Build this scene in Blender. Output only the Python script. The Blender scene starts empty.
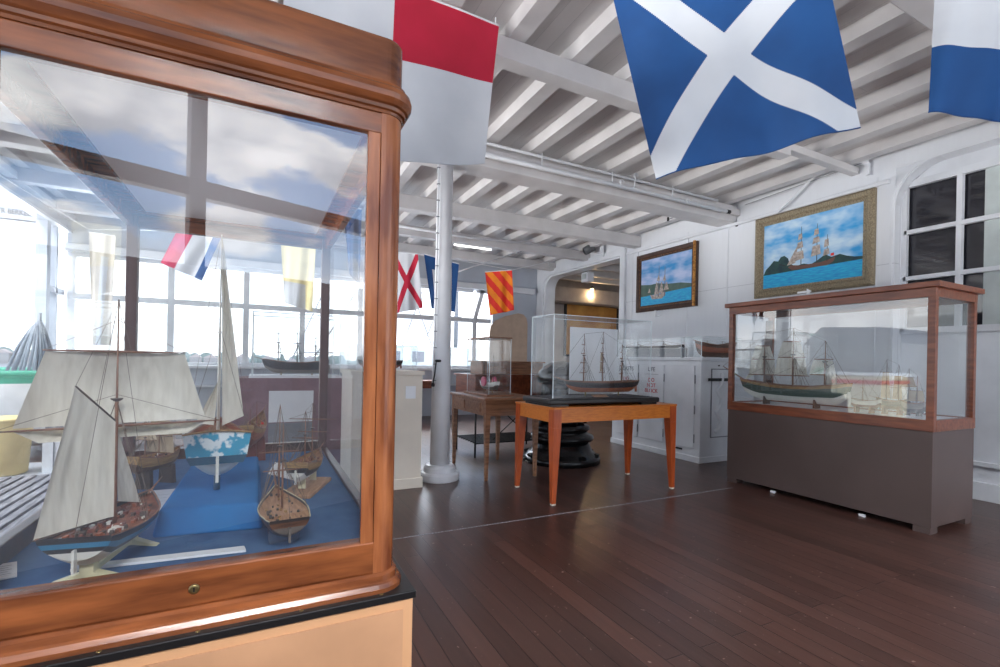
import bpy, bmesh, math, random
from mathutils import Vector, Matrix, noise
random.seed(7)
SC = bpy.context.scene
COL = SC.collection
PI = math.pi
# ------------------------------------------------------------------ survey: pixel of the photo -> point in the room
F = 476.0; TH = math.radians(26.8); H = 1.15; RHO = 0.02
def ray(u, v):
    a = (u-500)/F; b = (361-v)/F
    c, s = math.cos(RHO), math.sin(RHO)
    r = a*c-b*s; up = b*c+a*s
    return Vector((r*math.cos(TH)+math.sin(TH), -r*math.sin(TH)+math.cos(TH), up))
O = Vector((0, 0, H))
def onZ(u, v, z=0): d = ray(u, v); return O+d*((z-H)/d.z)
def onX(u, v, x): d = ray(u, v); return O+d*(x/d.x)
def onY(u, v, y): d = ray(u, v); return O+d*(y/d.y)
def dep(u, v, k): return O+ray(u, v)*k
# ------------------------------------------------------------------ materials
def nodes(name):
    m = bpy.data.materials.new(name); m.use_nodes = True
    nt = m.node_tree; b = nt.nodes['Principled BSDF']
    return m, nt, b
def pm(name, col, rough=.5, metal=0., col2=None, scale=6., stretch=(1, 1, 1), bump=0., detail=4., contrast=(.35, .65), spec=.5, emit=0., bumpscale=None):
    m, nt, b = nodes(name)
    b.inputs['Roughness'].default_value = rough; b.inputs['Metallic'].default_value = metal
    b.inputs['Specular IOR Level'].default_value = spec
    tc = nt.nodes.new('ShaderNodeTexCoord'); mp = nt.nodes.new('ShaderNodeMapping')
    mp.inputs['Scale'].default_value = stretch
    nt.links.new(tc.outputs['Object'], mp.inputs['Vector'])
    nz = nt.nodes.new('ShaderNodeTexNoise'); nz.inputs['Scale'].default_value = scale; nz.inputs['Detail'].default_value = detail
    nt.links.new(mp.outputs['Vector'], nz.inputs['Vector'])
    cr = nt.nodes.new('ShaderNodeValToRGB')
    c2 = col2 or tuple(min(1, c*.86) for c in col)
    cr.color_ramp.elements[0].position = contrast[0]; cr.color_ramp.elements[1].position = contrast[1]
    cr.color_ramp.elements[0].color = (*c2, 1); cr.color_ramp.elements[1].color = (*col, 1)
    nt.links.new(nz.outputs['Fac'], cr.inputs['Fac']); nt.links.new(cr.outputs['Color'], b.inputs['Base Color'])
    if bump:
        bp = nt.nodes.new('ShaderNodeBump'); bp.inputs['Strength'].default_value = bump; bp.inputs['Distance'].default_value = .01
        src = nz
        if bumpscale:
            src = nt.nodes.new('ShaderNodeTexNoise'); src.inputs['Scale'].default_value = bumpscale
            nt.links.new(mp.outputs['Vector'], src.inputs['Vector'])
        nt.links.new(src.outputs['Fac'], bp.inputs['Height']); nt.links.new(bp.outputs['Normal'], b.inputs['Normal'])
    if emit:
        b.inputs['Emission Strength'].default_value = emit; b.inputs['Emission Color'].default_value = (*col, 1)
    return m
def srgb(r, g, b):
    f = lambda c: ((c/255+.055)/1.055)**2.4 if c > 10 else c/255/12.92
    return (f(r), f(g), f(b))
def glass(name, base=.03, k=1.0, tint=(1, 1, 1), rough=0.0, haze=0.):
    m = bpy.data.materials.new(name); m.use_nodes = True; nt = m.node_tree; nt.nodes.clear()
    out = nt.nodes.new('ShaderNodeOutputMaterial'); mx = nt.nodes.new('ShaderNodeMixShader')
    tr = nt.nodes.new('ShaderNodeBsdfTransparent'); tr.inputs['Color'].default_value = (*tint, 1)
    gl = nt.nodes.new('ShaderNodeBsdfGlossy'); gl.inputs['Roughness'].default_value = rough
    lw = nt.nodes.new('ShaderNodeLayerWeight'); lw.inputs['Blend'].default_value = .5
    pw_ = nt.nodes.new('ShaderNodeMath'); pw_.operation = 'POWER'; pw_.inputs[1].default_value = 5; nt.links.new(lw.outputs['Facing'], pw_.inputs[0])
    fr = nt.nodes.new('ShaderNodeMath'); fr.operation = 'MULTIPLY_ADD'; fr.inputs[1].default_value = .94; fr.inputs[2].default_value = .05; nt.links.new(pw_.outputs[0], fr.inputs[0])
    ma = nt.nodes.new('ShaderNodeMath'); ma.operation = 'MULTIPLY_ADD'; ma.use_clamp = True
    ma.inputs[1].default_value = k; ma.inputs[2].default_value = base
    nt.links.new(fr.outputs[0], ma.inputs[0]); nt.links.new(ma.outputs[0], mx.inputs[0])
    nt.links.new(tr.outputs[0], mx.inputs[1]); nt.links.new(gl.outputs[0], mx.inputs[2])
    last = mx
    if haze:
        df = nt.nodes.new('ShaderNodeBsdfDiffuse'); df.inputs['Color'].default_value = (.9, .95, 1, 1)
        m2 = nt.nodes.new('ShaderNodeMixShader'); m2.inputs[0].default_value = haze
        nt.links.new(mx.outputs[0], m2.inputs[1]); nt.links.new(df.outputs[0], m2.inputs[2]); last = m2
    nt.links.new(last.outputs[0], out.inputs['Surface'])
    return m
def planks(name, col, col2, width=.1, axis='X', rough=.3, gap=.004, bump=.4, length=3.0, line=(.01, .008, .007), grain=.5, spec=.5, wear=None):
    """boards running along the other axis; brick texture gives board seams"""
    m, nt, b = nodes(name)
    tc = nt.nodes.new('ShaderNodeTexCoord'); mp = nt.nodes.new('ShaderNodeMapping')
    if axis == 'X': mp.inputs['Rotation'].default_value = (0, 0, PI/2)
    if axis == 'Z': mp.inputs['Rotation'].default_value = (PI/2, 0, PI/2)
    nt.links.new(tc.outputs['Object'], mp.inputs['Vector'])
    br = nt.nodes.new('ShaderNodeTexBrick'); br.inputs['Scale'].default_value = 1
    br.inputs['Brick Width'].default_value = length; br.inputs['Row Height'].default_value = width
    br.inputs['Mortar Size'].default_value = gap; br.inputs['Mortar Smooth'].default_value = .3
    br.inputs['Color1'].default_value = (*col, 1); br.inputs['Color2'].default_value = (*col2, 1); br.inputs['Mortar'].default_value = (*line, 1)
    nt.links.new(mp.outputs['Vector'], br.inputs['Vector'])
    m3 = nt.nodes.new('ShaderNodeMapping'); m3.inputs['Scale'].default_value = (1.2, 14, 14)
    nt.links.new(mp.outputs['Vector'], m3.inputs['Vector'])
    nz = nt.nodes.new('ShaderNodeTexNoise'); nz.inputs['Scale'].default_value = 2.5; nz.inputs['Detail'].default_value = 6
    nt.links.new(m3.outputs['Vector'], nz.inputs['Vector'])
    mr = nt.nodes.new('ShaderNodeMapRange'); mr.inputs['To Min'].default_value = 1-grain; mr.inputs['To Max'].default_value = 1+grain*.6
    nt.links.new(nz.outputs['Fac'], mr.inputs['Value'])
    mul = nt.nodes.new('ShaderNodeMix'); mul.data_type = 'RGBA'; mul.blend_type = 'MULTIPLY'; mul.inputs[0].default_value = 1
    nt.links.new(br.outputs['Color'], mul.inputs[6]); nt.links.new(mr.outputs[0], mul.inputs[7])
    colout = mul.outputs[2]
    if wear:
        wn = nt.nodes.new('ShaderNodeTexNoise'); wn.inputs['Scale'].default_value = 38; wn.inputs['Detail'].default_value = 3
        nt.links.new(tc.outputs['Object'], wn.inputs['Vector'])
        wr = nt.nodes.new('ShaderNodeMapRange'); wr.inputs['From Min'].default_value = .70; wr.inputs['From Max'].default_value = .78
        nt.links.new(wn.outputs['Fac'], wr.inputs['Value'])
        wm = nt.nodes.new('ShaderNodeMix'); wm.data_type = 'RGBA'; wm.inputs[7].default_value = (*wear, 1)
        nt.links.new(wr.outputs[0], wm.inputs[0]); nt.links.new(colout, wm.inputs[6]); colout = wm.outputs[2]
    nt.links.new(colout, b.inputs['Base Color'])
    n2 = nt.nodes.new('ShaderNodeTexNoise'); n2.inputs['Scale'].default_value = 1.3; n2.inputs['Detail'].default_value = 5
    nt.links.new(tc.outputs['Object'], n2.inputs['Vector'])
    r2 = nt.nodes.new('ShaderNodeMapRange'); r2.inputs['To Min'].default_value = rough*.7; r2.inputs['To Max'].default_value = rough*1.4
    nt.links.new(n2.outputs['Fac'], r2.inputs['Value']); nt.links.new(r2.outputs[0], b.inputs['Roughness'])
    b.inputs['Specular IOR Level'].default_value = spec
    iv = nt.nodes.new('ShaderNodeMath'); iv.operation = 'SUBTRACT'; iv.inputs[0].default_value = 1; nt.links.new(br.outputs['Fac'], iv.inputs[1])
    ad = nt.nodes.new('ShaderNodeMath'); ad.operation = 'MULTIPLY_ADD'; ad.inputs[1].default_value = .25
    nt.links.new(nz.outputs['Fac'], ad.inputs[0]); nt.links.new(iv.outputs[0], ad.inputs[2])
    bp = nt.nodes.new('ShaderNodeBump'); bp.inputs['Strength'].default_value = bump; bp.inputs['Distance'].default_value = .004
    nt.links.new(ad.outputs[0], bp.inputs['Height']); nt.links.new(bp.outputs['Normal'], b.inputs['Normal'])
    return m

M = {}
M['wall'] = planks('white board wall', srgb(222, 224, 228), srgb(216, 218, 223), .14, 'Z', .45, .003, .6, 2.2, srgb(176, 178, 184), .04)
M['white'] = pm('white gloss paint', srgb(224, 226, 230), .35, scale=3)
M['ceil'] = planks('white ceiling boards', srgb(204, 200, 199), srgb(196, 192, 191), .12, 'X', .5, .0015, .3, 4., srgb(165, 163, 165), .05)
M['beam'] = pm('white beam paint', srgb(212, 209, 209), .5, scale=3, bump=.15)
M['floor'] = planks('dark red brown deck boards', srgb(86, 57, 49), srgb(66, 43, 37), .095, 'X', .3, .003, .5, 2.7, srgb(44, 28, 25), .4, .55, wear=srgb(165, 140, 130))
M['greywood'] = pm('weathered grey boards', srgb(160, 160, 166), .7, col2=srgb(98, 94, 98), scale=5, stretch=(12, 1, 12), bump=.3)
M['deckgrey'] = pm('grey deck paint', srgb(190, 194, 202), .5, scale=2)
M['sill'] = pm('pale grey blue paint', srgb(186, 192, 202), .45, scale=2)
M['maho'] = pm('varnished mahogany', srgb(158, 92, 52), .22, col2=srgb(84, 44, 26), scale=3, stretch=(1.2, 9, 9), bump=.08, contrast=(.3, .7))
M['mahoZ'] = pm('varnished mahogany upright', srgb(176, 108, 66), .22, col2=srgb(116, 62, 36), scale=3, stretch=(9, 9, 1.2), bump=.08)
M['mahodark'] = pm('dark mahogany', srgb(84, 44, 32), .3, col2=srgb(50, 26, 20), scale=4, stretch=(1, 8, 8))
M['redwood'] = pm('red brown stained wood', srgb(140, 78, 50), .3, col2=srgb(108, 54, 34), scale=4, stretch=(8, 1.2, 8))
M['orange'] = pm('honey orange wood', srgb(216, 128, 48), .3, col2=srgb(196, 106, 36), scale=14, stretch=(1, 6, 6))
M['orangeleg'] = pm('red orange wood', srgb(190, 88, 40), .3, col2=srgb(168, 72, 30), scale=8, stretch=(6, 6, 1))
M['brown'] = pm('mid brown wood', srgb(158, 112, 80), .35, col2=srgb(122, 80, 54), scale=5, stretch=(1, 8, 8))
M['taupe'] = pm('taupe brown paint', srgb(92, 76, 72), .45, col2=srgb(84, 69, 65), scale=2)
M['tan'] = pm('peach tan paint', srgb(214, 164, 122), .5, col2=srgb(205, 155, 113), scale=2)
M['tanedge'] = pm('peach tan edge', srgb(205, 156, 118), .5)
M['boardtan'] = pm('pale tan board', srgb(196, 170, 148), .5)
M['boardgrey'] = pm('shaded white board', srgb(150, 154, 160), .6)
M['camgrey'] = pm('dark grey camera shell', srgb(92, 94, 98), .4)
M['cream'] = pm('cream paint', srgb(232, 222, 206), .5, scale=2)
M['black'] = pm('black satin', srgb(26, 25, 26), .35)
M['iron'] = pm('black cast iron', srgb(34, 34, 36), .22, metal=.3, col2=srgb(18, 18, 20), scale=8, bump=.3)
M['felt'] = pm('blue felt', srgb(84, 116, 154), .95, col2=srgb(68, 98, 138), scale=9, bump=.1, spec=.1)
M['felt2'] = pm('bright blue velvet', srgb(44, 118, 180), .9, col2=srgb(34, 102, 164), scale=5, spec=.1)
M['darkfelt'] = pm('charcoal board', srgb(62, 62, 66), .8)
M['brass'] = pm('aged brass', srgb(150, 132, 90), .3, metal=.9)
M['card'] = pm('white card', srgb(236, 238, 240), .6, col2=srgb(230, 232, 235))
M['ink'] = pm('grey printed text', srgb(120, 124, 132), .7)
M['redink'] = pm('red stencil paint', srgb(200, 80, 90), .6)
M['greyink'] = pm('grey stencil paint', srgb(120, 122, 130), .6)
M['sail'] = pm('cream sailcloth', srgb(232, 228, 216), .85, col2=srgb(214, 209, 196), scale=10, stretch=(6, 6, 1))
M['sailt'] = pm('tan sailcloth', srgb(196, 178, 152), .85, col2=srgb(176, 156, 130), scale=10)
M['spar'] = pm('brown spar varnish', srgb(150, 104, 76), .45, col2=srgb(118, 78, 56), scale=30)
M['spardark'] = pm('dark spar', srgb(74, 58, 50), .5)
M['rope'] = pm('tan rigging thread', srgb(120, 104, 92), .8)
M['ropedark'] = pm('dark rigging thread', srgb(70, 66, 66), .8)
M['deckw'] = pm('model deck wood', srgb(186, 144, 108), .6, col2=srgb(150, 108, 78), scale=20, stretch=(1, 8, 1))
M['deckr'] = pm('reddish model deck', srgb(150, 92, 66), .6, col2=srgb(96, 52, 38), scale=60)
M['hullbrown'] = pm('brown hull planking', srgb(112, 74, 52), .45, col2=srgb(78, 48, 34), scale=20, stretch=(1, 1, 12))
M['hullorange'] = pm('orange brown hull', srgb(176, 98, 58), .4, col2=srgb(128, 62, 36), scale=20, stretch=(1, 1, 12))
M['hulltan'] = pm('ochre hull', srgb(176, 140, 84), .45, col2=srgb(138, 100, 58), scale=20, stretch=(1, 1, 12))
M['hullblack'] = pm('black hull paint', srgb(38, 36, 40), .35)
M['hullblue'] = pm('blue hull stripe', srgb(52, 128, 168), .35)
M['hullcyan'] = pm('turquoise hull paint', srgb(60, 160, 196), .35, col2=srgb(236, 244, 246), scale=26, contrast=(.47, .53))
M['hullnavy'] = pm('dark teal hull', srgb(44, 92, 120), .35)
M['hullwhite'] = pm('white hull paint', srgb(232, 230, 222), .4)
M['hullgreen'] = pm('dark green hull', srgb(60, 84, 74), .4)
M['hullgrey'] = pm('grey hull', srgb(120, 112, 106), .4)
M['hullred'] = pm('oxblood hull', srgb(120, 56, 44), .4)
M['ivory'] = pm('ivory stand', srgb(226, 218, 180), .5)
M['clear'] = glass('clear perspex stand', .04, 1.0, (.88, .93, .96), .05, .10)
M['glassfront'] = glass('display case front glass', .125, 1.7, (.97, .985, .985), 0, .012)
M['glass'] = glass('display case glass', .012, .7, (.985, .995, .995))
M['glassR'] = glass('tall case front glass', .07, 1.4, (.93, .96, .965), 0, .03)
M['acrylic'] = glass('acrylic sheet', .015, .7, (.965, .98, .985), 0, .006)
M['acryledge'] = pm('acrylic polished edge', srgb(226, 236, 240), .15, spec=.8)
m_ = bpy.data.materials.new('milk glass top'); m_.use_nodes = True; nt_ = m_.node_tree; nt_.nodes.clear()  # case top made translucent to let soft light in on the models
o_ = nt_.nodes.new('ShaderNodeOutputMaterial'); a_ = nt_.nodes.new('ShaderNodeBsdfTranslucent'); b_ = nt_.nodes.new('ShaderNodeBsdfDiffuse'); x_ = nt_.nodes.new('ShaderNodeMixShader')
a_.inputs['Color'].default_value = (.92, .94, .97, 1); b_.inputs['Color'].default_value = (.6, .62, .66, 1); x_.inputs[0].default_value = .15
nt_.links.new(a_.outputs[0], x_.inputs[1]); nt_.links.new(b_.outputs[0], x_.inputs[2]); nt_.links.new(x_.outputs[0], o_.inputs['Surface']); M['diffuser'] = m_
M['winglass'] = glass('window glass', .0, .8, (.98, .99, 1))
M['darkglass'] = pm('dark window pane', srgb(52, 52, 58), .06, col2=srgb(40, 40, 46), scale=2, spec=.8)
M['shade'] = pm('pale grey green blind', srgb(196, 204, 202), .7)
M['gold'] = pm('antique gold frame', srgb(152, 138, 112), .5, metal=.1, col2=srgb(108, 95, 74), scale=90, bump=.5, contrast=(.4, .6))
M['gold2'] = pm('bright gilt', srgb(198, 140, 66), .35, metal=.4, col2=srgb(128, 80, 34), scale=40, bump=.5)
M['framedark'] = pm('dark walnut frame', srgb(76, 48, 34), .35, col2=srgb(50, 30, 22), scale=20)
M['fred'] = pm('crimson flag cloth', srgb(186, 22, 56), .8, col2=srgb(172, 18, 48), scale=3)
M['fwhite'] = pm('white flag cloth', srgb(208, 211, 216), .8, col2=srgb(198, 202, 208), scale=3)
M['fblue'] = pm('blue flag cloth', srgb(20, 78, 138), .75, col2=srgb(14, 66, 122), scale=3)
M['forange'] = pm('orange flag cloth', srgb(246, 138, 30), .8)
M['fscarlet'] = pm('scarlet flag cloth', srgb(232, 52, 40), .8)
M['fyellow'] = pm('pale yellow flag cloth', srgb(240, 226, 170), .8)
M['fbeige'] = pm('beige flag cloth', srgb(206, 198, 188), .8)
M['fpink'] = pm('rose flag cloth', srgb(196, 50, 90), .8)
M['fnavy'] = pm('navy flag cloth', srgb(52, 80, 120), .8)
M['fwhitem'] = pm('white trim tape', srgb(232, 236, 240), .7)
M['yellowbin'] = pm('pale yellow plastic', srgb(244, 222, 158), .5)
M['green'] = pm('sea green gunwale paint', srgb(70, 170, 140), .4)
M['boatwhite'] = pm('white boat paint', srgb(238, 240, 242), .4)
M['greyrope'] = pm('grey rope', srgb(150, 156, 166), .9, col2=srgb(110, 116, 126), scale=30, stretch=(1, 1, .2))
M['maroon'] = pm('mauve maroon cloth', srgb(142, 108, 116), .8, col2=srgb(122, 88, 96), scale=8)
M['mauvewood'] = pm('dull purple brown wood', srgb(96, 66, 62), .5)
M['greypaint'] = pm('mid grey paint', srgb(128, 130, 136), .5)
M['rubber'] = pm('black rubber', srgb(20, 20, 22), .6)
M['darkroom'] = pm('dark brown boards', srgb(52, 42, 40), .6)
M['roomwall'] = pm('warm grey wall', srgb(172, 160, 152), .6)
M['amber'] = pm('amber lit picture', srgb(216, 160, 76), .5, col2=srgb(176, 118, 52), scale=2)
M['lamp'] = pm('warm bulb', (1, .75, .4), .4, emit=6)
M['tube'] = pm('fluorescent tube', (1, .98, .95), .4, emit=1.6)
M['pink'] = pm('pink paddle paint', srgb(226, 110, 140), .5)
M['skyblue'] = pm('painted sky', srgb(40, 150, 212), .6, col2=srgb(196, 218, 234), scale=2.6, stretch=(1, 1.0, 2.0), contrast=(.38, .62), detail=3)
M['skyblue2'] = pm('painted violet sky', srgb(50, 140, 200), .6, col2=srgb(184, 196, 226), scale=2.2, stretch=(1, 1, 2.4), contrast=(.38, .62), detail=3)
M['seablue'] = pm('painted sea', srgb(10, 136, 200), .5, col2=srgb(30, 176, 214), scale=12, stretch=(1, 1, 7))
M['pmount'] = pm('painted headland', srgb(24, 52, 62), .7, col2=srgb(40, 76, 70), scale=14)
M['phill'] = pm('painted hills', srgb(84, 106, 96), .7, col2=srgb(66, 92, 84), scale=10)
M['psail'] = pm('painted sails', srgb(190, 178, 168), .7, col2=srgb(140, 128, 122), scale=30)
M['phull'] = pm('painted hull', srgb(110, 76, 66), .7)
M['pdark'] = pm('painted dark line', srgb(46, 44, 52), .7)
M['pmauve'] = pm('grey violet portrait paint', srgb(118, 108, 122), .7)
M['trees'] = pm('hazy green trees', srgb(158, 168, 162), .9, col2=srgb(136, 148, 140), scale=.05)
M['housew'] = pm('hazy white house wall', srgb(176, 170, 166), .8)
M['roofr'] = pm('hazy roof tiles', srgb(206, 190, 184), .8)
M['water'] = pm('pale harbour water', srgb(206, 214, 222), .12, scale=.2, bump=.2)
M['quay'] = pm('grey shed cladding', srgb(140, 142, 146), .8, col2=srgb(126, 128, 132), scale=.6)
M['quayroof'] = pm('grey roof', srgb(120, 122, 130), .8)
M['boothcream'] = pm('cream booth boards', srgb(236, 226, 196), .7)
M['boothred'] = pm('red booth stripe', srgb(206, 70, 60), .7)

# ------------------------------------------------------------------ mesh builder
def rootloc(o):
    v = Vector((0, 0, 0))
    while o is not None: v = v+o.location; o = o.parent
    return v
class MB:
    def __init__(s): s.bm = bmesh.new(); s.mi = 0
    def face(s, pts):
        vs = [s.bm.verts.new(p) for p in pts]
        f = s.bm.faces.new(vs); f.material_index = s.mi; return f
    def box(s, x0, x1, y0, y1, z0, z1):
        v = [s.bm.verts.new((x, y, z)) for x in (x0, x1) for y in (y0, y1) for z in (z0, z1)]
        for i in ((0, 1, 3, 2), (4, 6, 7, 5), (0, 4, 5, 1), (2, 3, 7, 6), (0, 2, 6, 4), (1, 5, 7, 3)):
            s.bm.faces.new([v[k] for k in i]).material_index = s.mi
        return s
    def bar(s, a, b, w, h, up=(0, 0, 1)):
        a = Vector(a); b = Vector(b); d = (b-a).normalized(); r = d.cross(Vector(up)).normalized(); u = r.cross(d)
        v = [s.bm.verts.new(p+r*(i*w/2)+u*(j*h/2)) for p in (a, b) for i in (-1, 1) for j in (-1, 1)]
        for i in ((0, 1, 3, 2), (4, 6, 7, 5), (0, 4, 5, 1), (2, 3, 7, 6), (0, 2, 6, 4), (1, 5, 7, 3)):
            s.bm.faces.new([v[k] for k in i]).material_index = s.mi
        return s
    def taper(s, c0, w0, c1, w1):   # square section prism between two centres (vertical)
        v = []
        for c, w in ((c0, w0), (c1, w1)):
            for i, j in ((-1, -1), (1, -1), (1, 1), (-1, 1)): v.append(s.bm.verts.new((c[0]+i*w/2, c[1]+j*w/2, c[2])))
        for i in ((3, 2, 1, 0), (4, 5, 6, 7), (0, 1, 5, 4), (1, 2, 6, 5), (2, 3, 7, 6), (3, 0, 4, 7)):
            s.bm.faces.new([v[k] for k in i]).material_index = s.mi
        return s
    def tube(s, pts, rad, n=8, cap=True):
        pts = [Vector(p) for p in pts]
        if not hasattr(rad, '__len__'): rad = [rad]*len(pts)
        rings = []
        up = Vector((0, 0, 1)); d0 = (pts[1]-pts[0]).normalized()
        if abs(d0.dot(up)) > .95: up = Vector((1, 0, 0))
        for i, p in enumerate(pts):
            d = ((pts[min(i+1, len(pts)-1)]-pts[max(i-1, 0)])).normalized()
            r = d.cross(up).normalized(); u = r.cross(d).normalized()
            rings.append([s.bm.verts.new(p+(r*math.cos(2*PI*k/n)+u*math.sin(2*PI*k/n))*rad[i]) for k in range(n)])
        for a, b in zip(rings, rings[1:]):
            for k in range(n):
                f = s.bm.faces.new([a[k], a[(k+1) % n], b[(k+1) % n], b[k]]); f.material_index = s.mi; f.smooth = n > 4
        if cap:
            s.bm.faces.new(rings[0][::-1]).material_index = s.mi; s.bm.faces.new(rings[-1]).material_index = s.mi
        return s
    def lathe(s, prof, c=(0, 0, 0), n=32, a0=0, a1=2*PI):
        full = abs(a1-a0-2*PI) < 1e-4; m = n if full else n+1
        rings = [[s.bm.verts.new((c[0]+r*math.cos(a0+(a1-a0)*k/n), c[1]+r*math.sin(a0+(a1-a0)*k/n), c[2]+z)) for k in range(m)] for r, z in prof]
        for a, b in zip(rings, rings[1:]):
            for k in range(n):
                f = s.bm.faces.new([a[k], a[(k+1) % m], b[(k+1) % m], b[k]]); f.smooth = True; f.material_index = s.mi
        if full:
            s.bm.faces.new(rings[0][::-1]).material_index = s.mi; s.bm.faces.new(rings[-1]).material_index = s.mi
        return s
    def flat(s):
        for f in s.bm.faces: f.smooth = False
        return s
    def grid(s, fn, n, m, mi=None, smooth=True):
        V = [[s.bm.verts.new(fn(i/n, j/m)) for j in range(m+1)] for i in range(n+1)]
        for i in range(n):
            for j in range(m):
                f = s.bm.faces.new([V[i][j], V[i+1][j], V[i+1][j+1], V[i][j+1]]); f.smooth = smooth
                f.material_index = s.mi if mi is None else mi((i+.5)/n, (j+.5)/m)
        return s
    def prism(s, poly, fn0, fn1):      # poly 2D list; fn map to 3D for both ends
        a = [s.bm.verts.new(fn0(*p)) for p in poly]; b = [s.bm.verts.new(fn1(*p)) for p in poly]
        n = len(poly)
        s.bm.faces.new(a[::-1]).material_index = s.mi; s.bm.faces.new(b).material_index = s.mi
        for k in range(n): s.bm.faces.new([a[k], a[(k+1) % n], b[(k+1) % n], b[k]]).material_index = s.mi
        return s
    def sweep_ring(s, prof, path):      # closed profile (offset outward, z) around a closed path of (point, outward normal)
        R = [[s.bm.verts.new((p[0]+nn[0]*o, p[1]+nn[1]*o, z)) for o, z in prof] for p, nn in path]
        N = len(R); K = len(prof)
        for i in range(N):
            for k in range(K):
                f = s.bm.faces.new([R[i][k], R[(i+1) % N][k], R[(i+1) % N][(k+1) % K], R[i][(k+1) % K]]); f.material_index = s.mi; f.smooth = False
        return s
    def build(s, name, mat, parent=None, local=False, bevel=0, smooth=False):
        me = bpy.data.meshes.new(name)
        bmesh.ops.recalc_face_normals(s.bm, faces=s.bm.faces)
        if parent is not None and not local:
            bmesh.ops.translate(s.bm, verts=s.bm.verts, vec=-rootloc(parent))
        o = bpy.data.objects.new(name, me)
        if parent is None and not local and len(s.bm.verts):
            xs = [v.co for v in s.bm.verts]
            c = Vector((sum((f(v.x for v in xs) for f in (min, max)))/2, sum((f(v.y for v in xs) for f in (min, max)))/2, min(v.z for v in xs)))
            bmesh.ops.translate(s.bm, verts=s.bm.verts, vec=-c); o.location = c
        s.bm.to_mesh(me); s.bm.free()
        for m in (mat if isinstance(mat, (list, tuple)) else [mat]): me.materials.append(m)
        COL.objects.link(o)
        if parent is not None: o.parent = parent
        if bevel:
            b = o.modifiers.new('bevel', 'BEVEL'); b.width = bevel; b.segments = 2; b.limit_method = 'ANGLE'
        return o
def tag(o, label=None, cat=None, group=None, kind=None):
    if label: o['label'] = label
    if cat: o['category'] = cat
    if group: o['group'] = group
    if kind: o['kind'] = kind
    return o
def thing(name, label, cat, loc=(0, 0, 0), rz=0, group=None):
    o = bpy.data.objects.new(name, None); o.empty_display_size = .1; COL.objects.link(o)
    o.location = loc; o.rotation_euler = (0, 0, rz)
    return tag(o, label, cat, group)
def struct(name, mb, mat, bevel=0):
    return tag(mb.build(name, mat, bevel=bevel), kind='structure')
def text(s, name, mat, parent, loc, size, rot, extrude=.0005, align='CENTER', sx=1.):
    cu = bpy.data.curves.new(name, 'FONT'); cu.body = s; cu.size = size; cu.align_x = align; cu.align_y = 'CENTER'; cu.extrude = extrude; cu.offset = size*.02
    tmp = bpy.data.objects.new(name, cu); COL.objects.link(tmp)
    dg = bpy.context.evaluated_depsgraph_get()
    me = bpy.data.meshes.new_from_object(tmp.evaluated_get(dg)); bpy.data.objects.remove(tmp)
    o = bpy.data.objects.new(name, me); me.materials.clear(); me.materials.append(mat)
    o.rotation_euler = rot; o.scale = (sx, 1, 1); o.location = Vector(loc)-(rootloc(parent) if parent else Vector())
    COL.objects.link(o)
    if parent: o.parent = parent
    return o
def rrect(x0, x1, y0, y1, rr, n=8):
    """closed path of points and outward normals; rr = radii for (x1,y0),(x1,y1),(x0,y1),(x0,y0)"""
    out = []
    for (cx, cy, a0), r in zip(((x1, y0, -PI/2), (x1, y1, 0), (x0, y1, PI/2), (x0, y0, PI)), rr):
        sx = -1 if cx == x1 else 1; sy = 1 if cy == y0 else -1
        for k in range(n+1):
            a = a0+PI/2*k/n
            out.append(((cx+sx*r+r*math.cos(a), cy+sy*r+r*math.sin(a)), (math.cos(a), math.sin(a))))
    return out

# ================================================================== THE SETTING
ZC = 3.37; XW = 5.6; YF = 9.3
struct('floor', MB().box(-5.2, 9.2, -4.5, 9.9, -.12, 0), M['floor'])
# ceiling boards with joists and beams
struct('ceiling', MB().box(-2.75, 9.2, -1.7, 9.9, ZC, ZC+.08), M['ceil'])
k = 1
def trim(mb, mat, bevel=0):
    global k
    o = struct('trim_%d' % k, mb, mat, bevel); k += 1; return o
for i in range(17):
    x = -2.45+.49*i
    trim(MB().box(x-.06, x+.06, -1.6, 9.25, 3.26, ZC), M['beam'])
for y, z0, w in ((-.2, 3.12, .12), (1.3, 3.12, .12), (6.07, 3.08, .16), (7.42, 3.10, .14), (8.6, 3.1, .14)):
    trim(MB().box(-2.6, XW-.001, y-w/2, y+w/2, z0, 3.26), M['beam'], .008)
trim(MB().box(-2.6, 4.4, 2.76, 2.88, 3.12, 3.26).box(4.4, XW-.001, 2.78, 2.86, 3.19, 3.26), M['beam'], .006)
trim(MB().box(-2.6, XW-.001, 4.22, 4.50, 3.04, 3.26), M['beam'], .01)
trim(MB().box(-2.6, XW-.001, 4.17, 4.22, 3.12, 3.20), M['beam'], .006)
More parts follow.
